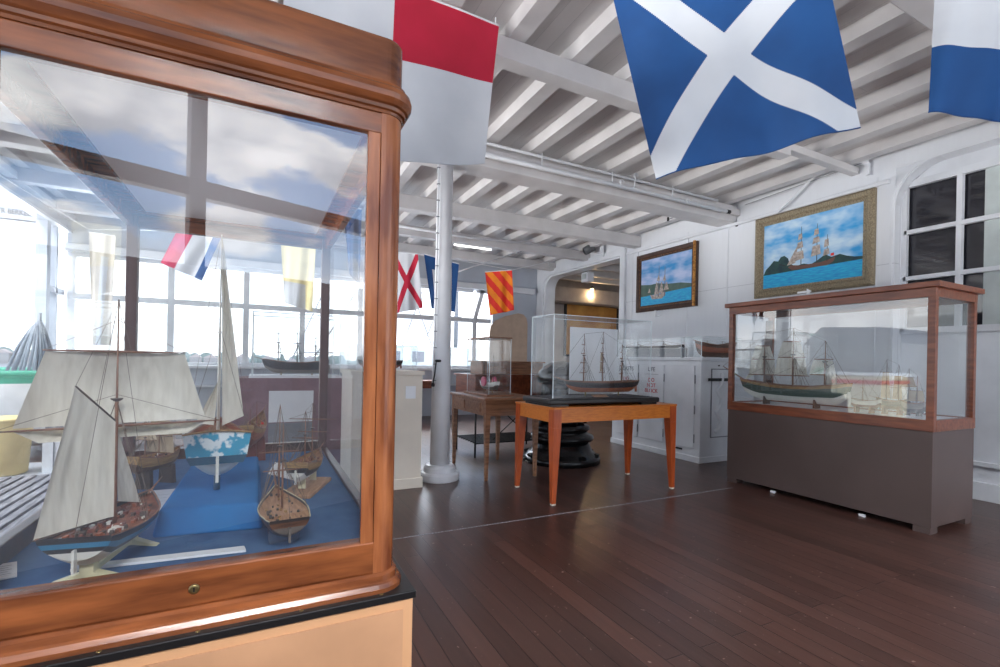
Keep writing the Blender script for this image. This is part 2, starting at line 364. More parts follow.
# right wall with arch opening (y 6.42..8.95) and window recess (y < 2.46)
A0, A1, AZ = 6.42, 8.93, 3.08
wr = MB()
wr.box(XW, XW+.2, 2.46, A0, 0, ZC).box(XW, XW+.2, A1, 9.9, 0, ZC).box(XW, XW+.2, A0, A1, AZ, ZC)
wr.box(XW, XW+.2, -1.7, 2.46, 3.14, ZC)
struct('wall_right', wr, M['wall'])
wr2 = MB().box(XW+.16, XW+.3, -1.7, 2.46, 0, 1.52).box(XW+.16, XW+.3, -1.7, 2.46, 2.99, 3.14).box(XW+.16, XW+.3, 2.445, 2.46, 1.52, 2.99).box(XW+.16, XW+.3, -1.7, .3, 1.52, 2.99)
struct('wall_recess', wr2, M['white'])
def arcpath(y0, y1, z0, z1, r, n=16, r0=None):
    r0 = r if r0 is None else r0   # up one side, round corners, down other
    P = [(y0, z0), (y0, z1-r0)]
    P += [(y0+r0-r0*math.cos(a*PI/2/n), z1-r0+r0*math.sin(a*PI/2/n)) for a in range(1, n+1)]
    P += [(y1-r+r*math.sin(a*PI/2/n), z1-r+r*math.cos(a*PI/2/n)) for a in range(0, n+1)]
    P += [(y1, z0)]
    return P
def archtrim(y0, y1, z1, r, x, w, t, z0=0, mat=M['white'], r0=None):
    P = arcpath(y0, y1, z0, z1, r, 16, r0); Q = arcpath(y0+w, y1-w, z0, z1-w, max(.02, r-w), 16, None if r0 is None else max(.01, r0-w))
    mb = MB()
    for (a, b, c, d) in zip(P, P[1:], Q[1:], Q):
        if (Vector(a)-Vector(b)).length < 1e-5: continue
        mb.prism([a, b, c, d], lambda y, z: (x, y, z), lambda y, z: (x+t, y, z))
    return mb
trim(archtrim(A0-.09, A1+.16, AZ+.06, .42, XW-.05, .12, .12, r0=.03), M['white'])
trim(archtrim(A0-.01, A1+.04, AZ-.02, .34, XW-.01, .07, .24, r0=.02), M['white'])
# fill the arch opening corners
mb = MB()
for ys, sg in ((A1, -1), ):
    pts = [(ys, AZ), (ys, AZ-.36)]+[(ys+sg*(.36-.36*math.cos(a*PI/16)), AZ-.36+.36*math.sin(a*PI/16)) for a in range(1, 9)]
    mb.prism(pts, lambda y, z: (XW+.02, y, z), lambda y, z: (XW+.18, y, z))
trim(mb, M['white'])
# recess rim with rounded corner
trim(archtrim(.1, 2.50, 3.16, .38, XW-.006, .022, .165, 0), M['white'])
mb = MB()
pts = [(2.46, 3.14), (2.46, 2.78)]+[(2.46-(.36-.36*math.cos(a*PI/16)), 2.78+.36*math.sin(a*PI/16)) for a in range(1, 9)]
mb.prism(pts, lambda y, z: (XW+.01, y, z), lambda y, z: (XW+.15, y, z)); trim(mb, M['white'])
trim(MB().box(XW+.12, XW+.16, .3, 2.40, .30, .34), M['white'])
trim(MB().box(XW+.12, XW+.16, .3, 2.40, 0, .16), M['white'], .004)
struct('baseboard_right', MB().box(XW-.03, XW, 2.52, A0-.1, 0, .12), M['white'], .004)
# vertical wall battens
for y in (2.62, 4.35, 5.02, 6.18): trim(MB().box(XW-.006, XW, y-.008, y+.008, .12, 3.1), M['white'])
trim(MB().box(XW-.05, XW, 2.5, 6.3, 3.0, 3.04), M['white'], .01)
# recess window with dark panes
wx = XW+.16
w1 = struct('window_1', MB().box(wx-.03, wx+.02, 2.42, 2.50, 1.52, 3.02).box(wx-.03, wx+.02, .3, 2.47, 2.955, 3.02).box(wx-.03, wx+.02, .3, 2.47, 1.50, 1.56)
       .box(wx-.035, wx+.02, 2.0, 2.04, 1.52, 3.0)
       .box(wx-.03, wx+.02, .4, 2.44, 2.49, 2.53).box(wx-.03, wx+.02, .4, 2.44, 2.03, 2.07), M['white'])
MB().box(wx+.05, wx+.06, 1.86, 2.44, 1.54, 2.97).build('pane', M['darkglass'], w1)
MB().box(wx+.01, wx+.03, .3, 1.86, 1.54, 2.97).build('blind', M['shade'], w1)
# far wall
fw = MB().box(-2.6, XW, YF, YF+.15, 0, .93).box(-2.6, XW, YF, YF+.15, 2.66, ZC).box(4.5, XW, YF, YF+.15, .93, 2.66)
struct('wall_far', fw, M['sill'])
trim(MB().box(-2.6, 4.95, YF-.1, YF+.15, .93, .98), M['white'], .006)
trim(MB().box(-2.6, 4.95, YF-.06, YF, .62, .65), M['white'])
trim(MB().box(-2.6, 5.5, YF-.1, YF, 2.66, 2.78), M['white'], .006)
muls = [-2.55, -1.3, -.22, .68, 1.7, 3.38, 4.08, 4.5]
for i, (a, b) in enumerate(zip(muls, muls[1:])):
    lean = .18 if i == 5 else (.3 if i == 6 else 0)
    m = MB()
    m.bar((a, YF+.05, .98), (a, YF+.05, 2.0), .09, .08, (0, 1, 0)).bar((a, YF+.05, 2.0), (a+lean*.6, YF+.05, 2.66), .09, .08, (0, 1, 0))
    m.box(a+.04, b-.04, YF+.01, YF+.09, 1.96, 2.05).box(a+.04, b-.04, YF+.01, YF+.09, .98, 1.03).box(a+.04, b-.04, YF+.01, YF+.09, 2.60, 2.66)
    w = struct('window_%d' % (i+2), m, M['white'])
    MB().face([(a, YF+.07, 1.), (b, YF+.07, 1.), (b, YF+.07, 2.64), (a, YF+.07, 2.64)])
    g = MB(); g.face([(a+.05, YF+.07, 1.03), (b-.05, YF+.07, 1.03), (b-.05, YF+.07, 2.6), (a+.05, YF+.07, 2.6)]); g.build('pane', M['winglass'], w)
pts = [(4.42, .96), (5.36, .96), (5.36, 2.0), (5.33, 2.12), (5.25, 2.2), (5.12, 2.22), (4.8, 2.14), (4.55, 2.02), (4.45, 1.9), (4.42, 1.75)]
tag(MB().prism(pts, lambda x, z: (x, YF-.03, z), lambda x, z: (x, YF-.001, z)).build('board_panel', M['boardtan'], bevel=.003), 'pale tan board panel with rounded top on the far wall by the corner', 'panel')
# left side: open deck edge, header, posts
struct('wall_left', MB().box(-2.72, -2.6, -1.6, YF+.1, 2.945, ZC), M['sill'])
trim(MB().box(-2.60, -2.54, -1.6, YF, 2.94, 2.98), M['white'], .006)
trim(MB().box(-2.60, -2.5, -1.6, YF, 3.12, 3.2), M['white'], .006)
for y in (-.9, 1.2, 8.62):
    trim(MB().box(-2.72, -2.6, y-.06, y+.06, 0, 2.96), M['sill'], .004)
m = MB().box(-2.70, -2.62, 8.68, 9.3, .9, .98).box(-2.70, -2.62, 8.68, 9.3, 2.0, 2.08).box(-2.70, -2.62, 8.97, 9.02, .98, 2.95).box(-2.7, -2.62, 8.68, 9.3, 0, .9)
w = struct('window_9', m, M['sill'])
g = MB(); g.face([(-2.66, 8.68, .98), (-2.66, 9.3, .98), (-2.66, 9.3, 2.94), (-2.66, 8.68, 2.94)]); g.build('pane', M['winglass'], w)
# rear window wall behind the camera (turned, with dark frames): what the case glass mirrors
ra = Vector((-2.6, -.33, 0)); rb = Vector((3.4, -2.46, 0)); rd = (rb-ra).normalized(); L = (rb-ra).length
def rp(s, z, off=0): p = ra+rd*s; return (p.x+rd.y*off, p.y-rd.x*off, z)
m = MB()
m.bar(rp(0, .86), rp(L, .86), .1, 1.72)
struct('wall_rear', m, M['sill'])
M['greyframe'] = pm('grey window frame', srgb(110, 108, 112), .5)
m = MB()
m.bar(rp(0, 2.22), rp(L, 2.22), .08, .11)
m.bar(rp(0, 3.34), rp(L, 3.34), .08, .14)
for s in (.05, 2.35, 4.6, L-.05): m.bar(rp(s, 1.72), rp(s, 3.3), .10, .09, tuple(rd))
struct('window_10', m, M['greyframe'])
# next room beyond the arch
struct('wall_next_room', MB().box(XW+.2, 9.1, 9.9, 10.0, 0, ZC).box(9.1, 9.2, 2.5, 10.0, 0, ZC), M['roomwall'])
trim(MB().box(XW+.2, 9.1, 9.55, 9.62, 2.62, 2.98), M['roomwall'], .01)
trim(MB().box(XW+.2, 9.1, 9.62, 9.9, 2.60, 2.64), M['roomwall'])
for y in (6.6, 7.3, 8.0, 8.7, 9.3): trim(MB().box(XW+.21, 9.09, y-.06, y+.06, 3.1, ZC-.02), M['beam'])
trim(MB().box(XW+.21, 9.1, 5.5, 9.88, ZC-.02, ZC-.001), M['darkroom'])
struct('baseboard_far', MB().box(XW+.2, 9.1, 9.85, 9.9, 0, .2), M['cream'])
# worn seam across the deck
p = onZ(420, 532); trim(MB().box(.4, 4.0, 3.0, 3.012, 0, .0015), M['greywood'])

# ================================================================== SUPPORT COLUMN
col = thing('support_column', 'white round iron column with ring base and conduit standing on the deck', 'column', (1.57, 4.36, 0))
c = (1.57, 4.36, 0)
MB().lathe([(.095, .09), (.093, .5), (.078, 2.2), (.074, 3.03)], c, 32).build('shaft', M['white'], col)
MB().lathe([(.185, 0), (.19, .02), (.19, .06), (.175, .075), (.155, .08), (.15, .12), (.13, .145), (.098, .15)], c, 40).flat().build('base_ring', M['white'], col)
MB().tube([(1.475, 4.30, .85), (1.485, 4.30, 3.04)], .009).build('conduit', M['white'], col)
m = MB()
for i in range(14): m.box(1.468, 1.495, 4.288, 4.312, .95+i*.155, .957+i*.155)
m.build('conduit_clip', M['ink'], col)
m = MB().tube([(1.46, 4.2, 1.14), (1.52, 4.26, 1.14)], .012).tube([(1.44, 4.22, .93), (1.455, 4.22, 1.02), (1.47, 4.23, 1.13)], .006); m.lathe([(.014, 0), (.018, .015), (.012, .035)], (1.44, 4.22, .9), 12)
m.build('rope_hook', M['rubber'], col)

def pane(pts, name, mat, par):
    m = MB(); m.face(pts); return m.build(name, mat, par)
# ================================================================== BIG DISPLAY CASE
CX0, CX1, CY0, CY1 = -.555, .335, 1.25, 2.76
FZ = .65
ped = thing('case_pedestal', 'peach tan boxed pedestal with black felt top under the big mahogany case', 'pedestal', (-.11, 2.0, 0))
MB().box(-.62, .372, 1.215, 2.80, 0, .525).build('box', M['tan'], ped, bevel=.004)
MB().box(-.60, .345, 1.212, 1.2155, .03, .50).build('front_panel', M['tanedge'], ped)
MB().box(-.635, .378, 1.208, 2.805, .525, .545).build('felt_layer', M['black'], ped, bevel=.003)
for x in (-.45, -.28, -.11, .10, .29): MB().lathe([(.005, 0), (.005, .001), (.003, .002)], (x, 1.222, .545), 10).build('stud', M['brass'], ped)
case = thing('display_case', 'large mahogany glass display case with rounded corner and heavy cornice', 'display case', (-.11, 2.0, .545))
path = rrect(CX0, CX1, CY0, CY1, (.05, .03, .03, .05), 8)
fl = [(-.09, 1.87), (.0, 1.87), (.0, 1.985), (-.004, 1.99), (-.09, 1.99)]
MB().sweep_ring(fl, path).build('frieze', M['maho'], case)
md = [(-.08, 1.79), (.002, 1.79), (.004, 1.797), (.010, 1.80), (.012, 1.808), (.018, 1.812), (.026, 1.825), (.028, 1.838), (.024, 1.852), (.014, 1.860), (.012, 1.868), (.003, 1.870), (-.08, 1.87)]
MB().sweep_ring(md, path).build('cornice_moulding', M['maho'], case)
pane([(CX0+.03, CY0+.03, 1.80), (CX1-.03, CY0+.03, 1.80), (CX1-.03, CY1-.03, 1.80), (CX0+.03, CY1-.03, 1.80)], 'top_panel', M['diffuser'], case)
bm_ = [(-.085, .545), (.024, .545), (.024, .556), (.018, .566), (.012, .570), (.010, .584), (.003, .590), (-.085, .59)]
MB().sweep_ring(bm_, path).build('base_moulding', M['maho'], case)
# rails
MB().box(CX0+.05, CX1-.05, CY0+.001, CY0+.05, .59, .672).build('bottom_rail', M['maho'], case, bevel=.004)
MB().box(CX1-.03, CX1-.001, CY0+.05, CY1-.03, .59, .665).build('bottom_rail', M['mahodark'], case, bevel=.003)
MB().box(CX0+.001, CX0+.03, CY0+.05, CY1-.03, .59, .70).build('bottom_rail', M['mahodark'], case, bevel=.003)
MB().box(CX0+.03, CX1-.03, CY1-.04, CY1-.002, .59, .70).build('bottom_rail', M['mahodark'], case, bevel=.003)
for n_, a in (('top_rail', (CX0+.05, CX1-.05, CY0+.001, CY0+.04)), ('top_rail', (CX1-.03, CX1-.001, CY0+.05, CY1-.03)), ('top_rail', (CX0+.001, CX0+.03, CY0+.05, CY1-.03)), ('top_rail', (CX0+.03, CX1-.03, CY1-.04, CY1-.002))):
    MB().box(*a, 1.735, 1.79).build(n_, M['maho'], case, bevel=.003)
# posts
def qpost(x, y, sx, sy):
    r = .05; m = MB()
    pts = [(x, y+sy*.0), ]
    pts = []
    for q in range(9):
        a = PI/2*q/8
        pts.append((x-sx*(r-r*math.cos(a)), y+sy*(r-r*math.sin(a))))
    pts += [(x-sx*.062, y), (x-sx*.062, y+sy*.03), (x-sx*.03, y+sy*.062), (x, y+sy*.062)]
    m.prism(pts, lambda a, b: (a, b, .59), lambda a, b: (a, b, 1.79)); return m
qpost(CX1, CY0, 1, 1).build('post', M['mahoZ'], case)
qpost(CX0, CY0, -1, 1).build('post', M['mahoZ'], case)
MB().box(CX1-.095, CX1-.063, CY0+.002, CY0+.022, .60, 1.74).build('stile', M['mahoZ'], case, bevel=.002)
MB().box(CX0+.063, CX0+.095, CY0+.002, CY0+.022, .60, 1.74).build('stile', M['mahoZ'], case, bevel=.002)
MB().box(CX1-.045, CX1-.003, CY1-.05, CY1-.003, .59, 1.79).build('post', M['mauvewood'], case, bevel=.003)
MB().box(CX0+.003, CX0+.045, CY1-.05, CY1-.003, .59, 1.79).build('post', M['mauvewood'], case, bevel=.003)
def vpaneY(y, x0, x1, z0, z1, mat, par, name='glass_pane'): return pane([(x0, y, z0), (x1, y, z0), (x1, y, z1), (x0, y, z1)], name, mat, par)
def vpaneX(x, y0, y1, z0, z1, mat, par, name='glass_pane'): return pane([(x, y0, z0), (x, y1, z0), (x, y1, z1), (x, y0, z1)], name, mat, par)
vpaneY(CY0+.012, CX0+.095, CX1-.095, .672, 1.74, M['glassfront'], case)
vpaneY(CY1-.02, CX0+.045, CX1-.045, .70, 1.74, M['glass'], case)
vpaneX(CX1-.015, CY0+.06, CY1-.05, .665, 1.74, M['glass'], case)
vpaneX(CX0+.015, CY0+.06, CY1-.05, .70, 1.74, M['glass'], case)
MB().box(CX0+.03, CX1-.03, CY0+.05, CY1-.04, FZ-.03, FZ).build('felt_floor', M['felt'], case)
m = MB(); m.lathe([(.011, 0), (.011, .002), (.008, .004), (.003, .004)], (0, 0, 0), 20)
lk = m.build('lock', M['brass'], case, local=True); lk.rotation_euler = (PI/2, 0, 0); q = onY(194, 595, CY0); lk.location = Vector((q.x, CY0+.001, .628))-rootloc(case)
MB().box(-.0015, .0015, -.005, .005, .004, .0048).build('keyhole', M['black'], lk, local=True)
# velvet platform
pa = onZ(151, 539, FZ); pb = onZ(263, 529, FZ); pc = onZ(188, 470, FZ+.07); pd_ = onZ(262, 463, FZ+.07)
m = MB(); z = FZ+.07
vv = [(pa.x, pa.y+.0, FZ), (pb.x, pb.y, FZ), (pb.x-.005, 2.3, FZ), (pc.x-.01, 2.3, FZ)]
tt = [(x_+(.012 if i in (0, 3) else -.012), y_+(.03 if i < 2 else 0), z) for i, (x_, y_, _) in enumerate(vv)]
m.face(tt); m.face(vv[::-1])
for i in range(4): j = (i+1) % 4; m.face([vv[i], vv[j], tt[j], tt[i]])
bmesh.ops.remove_doubles(m.bm, verts=m.bm.verts, dist=1e-5)
tag(m.build('velvet_platform', M['felt2'], bevel=.008), 'bright blue velvet raised platform inside the big mahogany case', 'platform')
def card(name, label, pts, th=.004, mat=None, rule=True, group=None):
    root = thing(name, label, 'card', Vector(pts[0]), 0, group)
    m = MB(); b = [Vector(p) for p in pts]; t = [p+Vector((0, 0, th)) for p in b]
    m.face(b[::-1]); m.face(t)
    for i in range(4): j = (i+1) % 4; m.face([b[i], b[j], t[j], t[i]])
    m.build('board', mat or M['card'], root)
    if rule:
        m = MB()
        for q in range(5):
            s = .2+q*.14
            a = t[0].lerp(t[3], s); c_ = t[1].lerp(t[2], s); up = Vector((0, 0, .0006))
            p0 = a.lerp(c_, .12)+up; p1 = a.lerp(c_, .85-.1*(q % 2))+up; dd = (t[3]-t[0]).normalized()*.0022
            m.face([p0, p1, p1+dd, p0+dd])
        m.build('printed_lines', M['ink'], root)
    return root
e = .0015
card('info_card', 'white printed card lying flat left of the blue velvet platform', [onZ(133, 521, FZ+e), onZ(158, 515, FZ+e), onZ(183, 489, FZ+e), onZ(147, 492, FZ+e)])
card('info_card', 'white printed card lying beside the orange brown model at the back of the case', [onZ(268, 474, FZ+e), onZ(308, 484, FZ+e), onZ(312, 470, FZ+e), onZ(275, 463, FZ+e)])
card('info_card', 'small printed card at the front left corner of the big case', [onZ(-22, 585, FZ+e), onZ(17, 577, FZ+e), onZ(17, 563, FZ+e), onZ(-16, 568, FZ+e)])
card('label_strip', 'long white label strip along the front edge of the big case', [onZ(70, 572, FZ+e), onZ(246, 552, FZ+e), onZ(244, 548, FZ+e), onZ(78, 567, FZ+e)], .006, rule=False)

# ================================================================== MODEL SHIPS
def sail(m, p00, p10, p11, p01, bulge, n=8):
    p00, p10, p11, p01 = map(Vector, (p00, p10, p11, p01)); bulge = Vector(bulge)
    def fn(s, t):
        a = p00.lerp(p10, s); b = p01.lerp(p11, s)
        w = math.sin(PI*s)**.8*math.sin(PI*min(1, t*.9+.05))
        return a.lerp(b, t)+bulge*w+bulge*.12*math.sin(s*22)*math.sin(PI*t)
    m.grid(fn, n*2, n)
def hullfn(L, B, D, st, sh_s, sh_b, full=2.2, rise=.5, flare=.75):
    def f(t, kk):
        if t < .42: b = B/2*(st+(1-st)*math.sin(PI/2*t/.42))
        else: b = B/2*max(.015, 1-((t-.42)/.58)**full)
        zs = D+sh_s*max(0, 1-t/.45)**2+sh_b*max(0, (t-.5)/.5)**2
        zk = 0 if t < .78 else D*rise*((t-.78)/.22)**2
        if t < .08: zk = D*.35*(1-t/.08)**1.0
        y = b*math.sin(kk*PI/2)**flare
        zz = zk+(zs-zk)*kk**1.25
        x = -L/2+L*t+(.06*L*kk if t > .85 else 0)*(t-.85)/.15-(.03*L*kk if t < .1 else 0)
        return x, y, zz
    return f
def ship(name, label, stern, bow, B, D, bands, deckmat, masts, st=.7, sh_s=.3, sh_b=.3, full=2.2, parts=(), transom=None, z0=0, stand=None, standmat=None,
         sprit=.3, rope='rope', clutter=14, group=None, seed=1, rail=True, railmat=None, spritup=.25, flare=.75, category='ship model', cluttermats=None, decor=True):
    stern = Vector(stern); bow = Vector(bow); d = bow-stern; L = math.hypot(d.x, d.y)
    mid = (stern+bow)/2
    root = thing(name, label, category, (mid.x, mid.y, z0), math.atan2(d.y, d.x), group)
    kz = stern.z-z0       # keel height over root
    hf = hullfn(L, B, D, st, sh_s*D, sh_b*D, full, flare=flare)
    N = 22
    for nm, k0, k1, mt in bands:
        m = MB()
        for sg in (1, -1):
            def fn(s, t, sg=sg):
                x, y, zz = hf(s, k0+(k1-k0)*t); return (x, sg*y, kz+zz)
            m.grid(fn, N, 5)
        # transom slice
        prev = None
        for q in range(6):
            kk = k0+(k1-k0)*q/5; x, y, zz = hf(0, kk)
            cur = ((x, -y, kz+zz), (x, y, kz+zz))
            if prev: m.face([prev[0], prev[1], cur[1], cur[0]])
            prev = cur
        m.build(nm, M[mt], root, local=True)
    dk = MB(); kd = .86
    dk.grid(lambda s, t: (lambda x, y, zz: (x, y*(2*t-1), kz+zz))(*hf(s, kd)), N, 4); dk.build('deck', M[deckmat], root, local=True)
    if rail:
        for sg in (1, -1):
            m = MB(); m.tube([(lambda x, y, zz: (x, sg*y, kz+zz))(*hf(t/N, 1)) for t in range(N+1)], D*.035, 5); m.build('rail', M[railmat or 'spar'], root, local=True)
    if transom:
        x, y, zz = hf(0, 1)
        m = MB()
        for mt_i, (r0, hh) in enumerate(transom[1:]): pass
        m.grid(lambda s, t: (x-.004-.03*L*t*.2, y*1.06*(2*s-1)*(1-.12*(1-t)), kz+zz*(.55+.55*t)+D*.08*math.sin(PI*s)*t), 12, 5); m.build('transom', M[transom[0]], root, local=True)
        m = MB(); m.grid(lambda s, t: (x-.003-.03*L*t*.2, y*1.02*(2*s-1)*(.80+.12*t), kz+zz*(.36+.19*t)), 12, 3); m.build('transom_band', M['hullnavy'], root, local=True)
        m = MB()
        for sg in (0, ): m.lathe([(.001, 0), (.006, .001), (.004, .003), (.001, .004)], (0, 0, 0), 6); bmesh.ops.translate(m.bm, verts=[v for v in m.bm.verts if v.co.length < .02], vec=(x-.006, y*sg, kz+zz*.45))
        m.build('star_ornament', M['hullwhite'], root, local=True)
        m = MB(); m.tube([(x-.012, y*1.06*(2*s/12-1), kz+zz*1.1+D*.08*math.sin(PI*s/12)) for s in range(13)], D*.03, 5); m.build('taffrail', M['hulltan'], root, local=True)
        m = MB().box(x-.03, x-.005, -.004, .004, kz-.005, kz+zz*.55); m.build('rudder', M['hullwhite'], root, local=True)
    else:
        x, y, zz = hf(0, .5); m = MB().box(x-.05*L*.6, x+.002, -.0025, .0025, kz, kz+zz*1.1); m.build('rudder', M[bands[0][3]], root, local=True)
    rnd = random.Random(seed)
    if clutter:
        cm = cluttermats or ('deckr', 'hulltan', 'hullwhite', 'spardark')
        groups = {c_: MB() for c_ in cm}
        for q in range(clutter):
            t = rnd.uniform(.08, .85); x, y, zz = hf(t, kd); yy = rnd.uniform(-.7, .7)*y; s = D*rnd.uniform(.06, .16)
            g = groups[rnd.choice(cm)]
            if q % 3: g.box(x-s*.8, x+s*.8, yy-s*.5, yy+s*.5, kz+zz, kz+zz+s)
            else: g.lathe([(s*.5, 0), (s*.6, s*.5), (s*.4, s)], (x, yy, kz+zz), 8)
        for c_, g in groups.items():
            if len(g.bm.verts): tag(g.build('deck_fittings', M[c_], root, local=True), kind='stuff')
            else: g.bm.free()
    rg = MB(); tops = []
    rr = max(.0011, L*.0026)
    for mi_, ms in enumerate(masts):
        t = ms['t']; x, _, zz = hf(t, kd); zb = kz+zz; h = ms['h']; rk = ms.get('rake', 0)*h
        top = Vector((x-rk, 0, zb+h)); base = Vector((x, 0, zb-.005))
        mr = ms.get('r', L*.009)
        mm = MB(); mm.tube([base, base.lerp(top, .55), base.lerp(top, .56), top], [mr, mr*.85, mr*.6, mr*.3], 8)
        mt = mm.build('mast', M[ms.get('mat', 'spar')], root, local=True)
        if ms.get('crow', True):
            cz = base.lerp(top, .55); MB().lathe([(mr*1.2, 0), (mr*2.6, mr), (mr*2.8, mr*1.6)], tuple(cz), 10).build('mast_top', M['spardark'], root, local=True)
        tops.append(top)
        for sg in (1, -1):
            for q in range(3):
                xx, yy, z2 = hf(max(0, min(1, t-.05-.035*q)), 1); rg.tube([(xx, sg*yy, kz+z2), tuple(base.lerp(top, .56))], rr*.6, 4, False)
                if q == 0: rg.tube([(xx, sg*yy, kz+z2), tuple(top)], rr*.5, 4, False)
        for yi, (f_, hw) in enumerate(ms.get('yards', [])):
            c_ = base.lerp(top, f_)+Vector((mr*1.6, 0, 0)); ym = MB()
            ang = ms.get('brace', 0)
            e1 = Vector((math.sin(ang)*hw, math.cos(ang)*hw, 0))
            ym.tube([c_-e1, c_-e1*.4, c_, c_+e1*.4, c_+e1], [mr*.4, mr*.7, mr*.8, mr*.7, mr*.4], 6); ym.build('yard', M[ms.get('ymat', 'spar')], root, local=True)
            for sg in (1, -1): rg.tube([c_+e1*sg, base.lerp(top, min(1, f_+.14))], rr*.5, 4, False)
        for (fa, ha, fb, hb) in ms.get('squares', []):      # upper frac, halfwidth, lower frac, halfwidth
            ang = ms.get('brace', 0); ex = Vector((math.sin(ang), math.cos(ang), 0)); off = Vector((mr*2.4, 0, 0))
            A = base.lerp(top, fa)+off; B_ = base.lerp(top, fb)+off
            sm = MB(); sail(sm, A-ex*ha, A+ex*ha, B_+ex*hb, B_-ex*hb, (abs(ha)*.28, 0, 0)); sm.build('sail', M[ms.get('smat', 'sail')], root, local=True)
        for (fh, fl_, ln, gl, ga) in ms.get('gaffs', []):   # gaff height frac, boom frac, boom length, gaff length, gaff rise
            A = base.lerp(top, fh); Bm = base.lerp(top, fl_)
            ge = A+Vector((-gl, ms.get('gswing', 0)*.6, ga)); be = Bm+Vector((-ln, ms.get('gswing', 0), ln*.04))
            sm = MB(); sail(sm, A+Vector((-mr, 0, 0)), ge, be, Bm+Vector((-mr, 0, 0)), (0, L*.045, 0)); sm.build('sail', M[ms.get('smat', 'sail')], root, local=True)
            gm = MB(); gm.tube([A, ge], mr*.45, 6); gm.build('gaff', M['spardark'], root, local=True)
            gm = MB(); gm.tube([Bm, be], mr*.45, 6); gm.build('boom', M['spardark'], root, local=True)
            rg.tube([ge, top], rr*.5, 4, False)
        for (f0, pa_, pb_) in ms.get('tri', []):
            A = base.lerp(top, f0)+Vector((-mr, 0, 0)); sm = MB(); sail(sm, A, A+Vector((0, .002 if pb_[1] > 0 else -.002, 0)), (x+pb_[0], pb_[1], kz+pb_[2]), (x+pa_[0], pa_[1], kz+pa_[2]), (.02, 0, 0)); sm.build('sail', M[ms.get('smat', 'sail')], root, local=True)
        for (f0, x1, z1, f2) in ms.get('stays', []):          # head frac, foot x (from mast), foot z , lower luff frac
            A = base.lerp(top, f0); C_ = Vector((x+x1, 0, kz+z1)); E_ = base.lerp(top, f2)+Vector((mr*3, 0, 0))
            sm = MB(); sail(sm, A, A.lerp(C_, .02), C_, E_, (0, L*.03, 0)); sm.build('staysail', M[ms.get('smat', 'sail')], root, local=True)
    xb, _, zb_ = hf(1, 1)
    if sprit:
        pe = Vector((xb+L*sprit, 0, kz+zb_+L*sprit*spritup)); ps = Vector((xb-L*.06, 0, kz+zb_*.92))
        MB().tube([ps, ps.lerp(pe, .5), pe], [L*.009, L*.007, L*.004], 6).build('bowsprit', M['spar'], root, local=True)
    else: pe = Vector((xb, 0, kz+zb_))
    if tops:
        rg.tube([tops[-1], pe], rr*.6, 4, False); rg.tube([tops[-1]*.6+Vector((tops[-1].x, 0, 0))*.4, ps if sprit else pe], rr*.6, 4, False)
        x0_, _, z_ = hf(0, 1); rg.tube([tops[0], (x0_, 0, kz+z_)], rr*.6, 4, False)
        for a, b in zip(tops, tops[1:]): rg.tube([a, b], rr*.5, 4, False); rg.tube([a, Vector((b.x, 0, kz+D))], rr*.5, 4, False)
    rg.build('rigging', M[rope], root, local=True)
    if stand == 'block':
        for t in (-.25, .25):
            m = MB(); x = t*L; m.prism([(-B*.35, 0), (B*.35, 0), (B*.30, kz+D*.25), (B*.1, kz+D*.02), (-B*.1, kz+D*.02), (-B*.30, kz+D*.25)], lambda y, z_: (x-.008, y, z_), lambda y, z_: (x+.008, y, z_)); m.build('cradle', M[standmat], root, local=True)
    elif stand == 'feet':
        for t, w_ in ((-.36, .052), (.22, .045)):
            x = t*L
            m = MB(); m.prism([(-w_*1.35, 0), (-w_*.25, kz*.5), (-w_*.25, kz+D*.04), (w_*.25, kz+D*.04), (w_*.25, kz*.5), (w_*1.35, 0), (w_*1.2, 0), (w_*.2, kz*.18), (-w_*.2, kz*.18), (-w_*1.2, 0)],
                              lambda y, z_: (x-.010, y, z_), lambda y, z_: (x+.012, y, z_)); m.build('stand_foot', M[standmat], root, local=True)
        m = MB().box(-.36*L, .22*L, -.005, .005, kz*.3, kz*.6); m.build('stand_bar', M[standmat], root, local=True)
    elif stand == 'board':
        MB().box(-L*.55, L*.5, -B*.55, B*.55, 0, kz*.3).build('base_board', M[standmat], root, local=True, bevel=.004)
        for t in (-.25, .25): MB().box(t*L-.004, t*L+.004, -B*.12, B*.12, kz*.35, kz+D*.05).build('cradle', M['ivory'], root, local=True)
    elif stand == 'clearv':
        for t in (-.2, .2):
            x = t*L; m = MB()
            m.prism([(-B*.3, 0), (B*.3, 0), (B*.34, kz+D*.5), (B*.28, kz+D*.5), (B*.04, kz*.9), (-B*.04, kz*.9), (-B*.28, kz+D*.5), (-B*.34, kz+D*.5)], lambda y, z_: (x-.003, y, z_), lambda y, z_: (x+.003, y, z_)); m.build('clear_stand', M['clear'], root, local=True)
    elif stand == 'posts':
        for t in (-.25, .25): MB().tube([(t*L, 0, 0), (t*L, 0, kz+D*.06)], B*.05, 8).build('post', M[standmat or 'brass'], root, local=True)
    return root

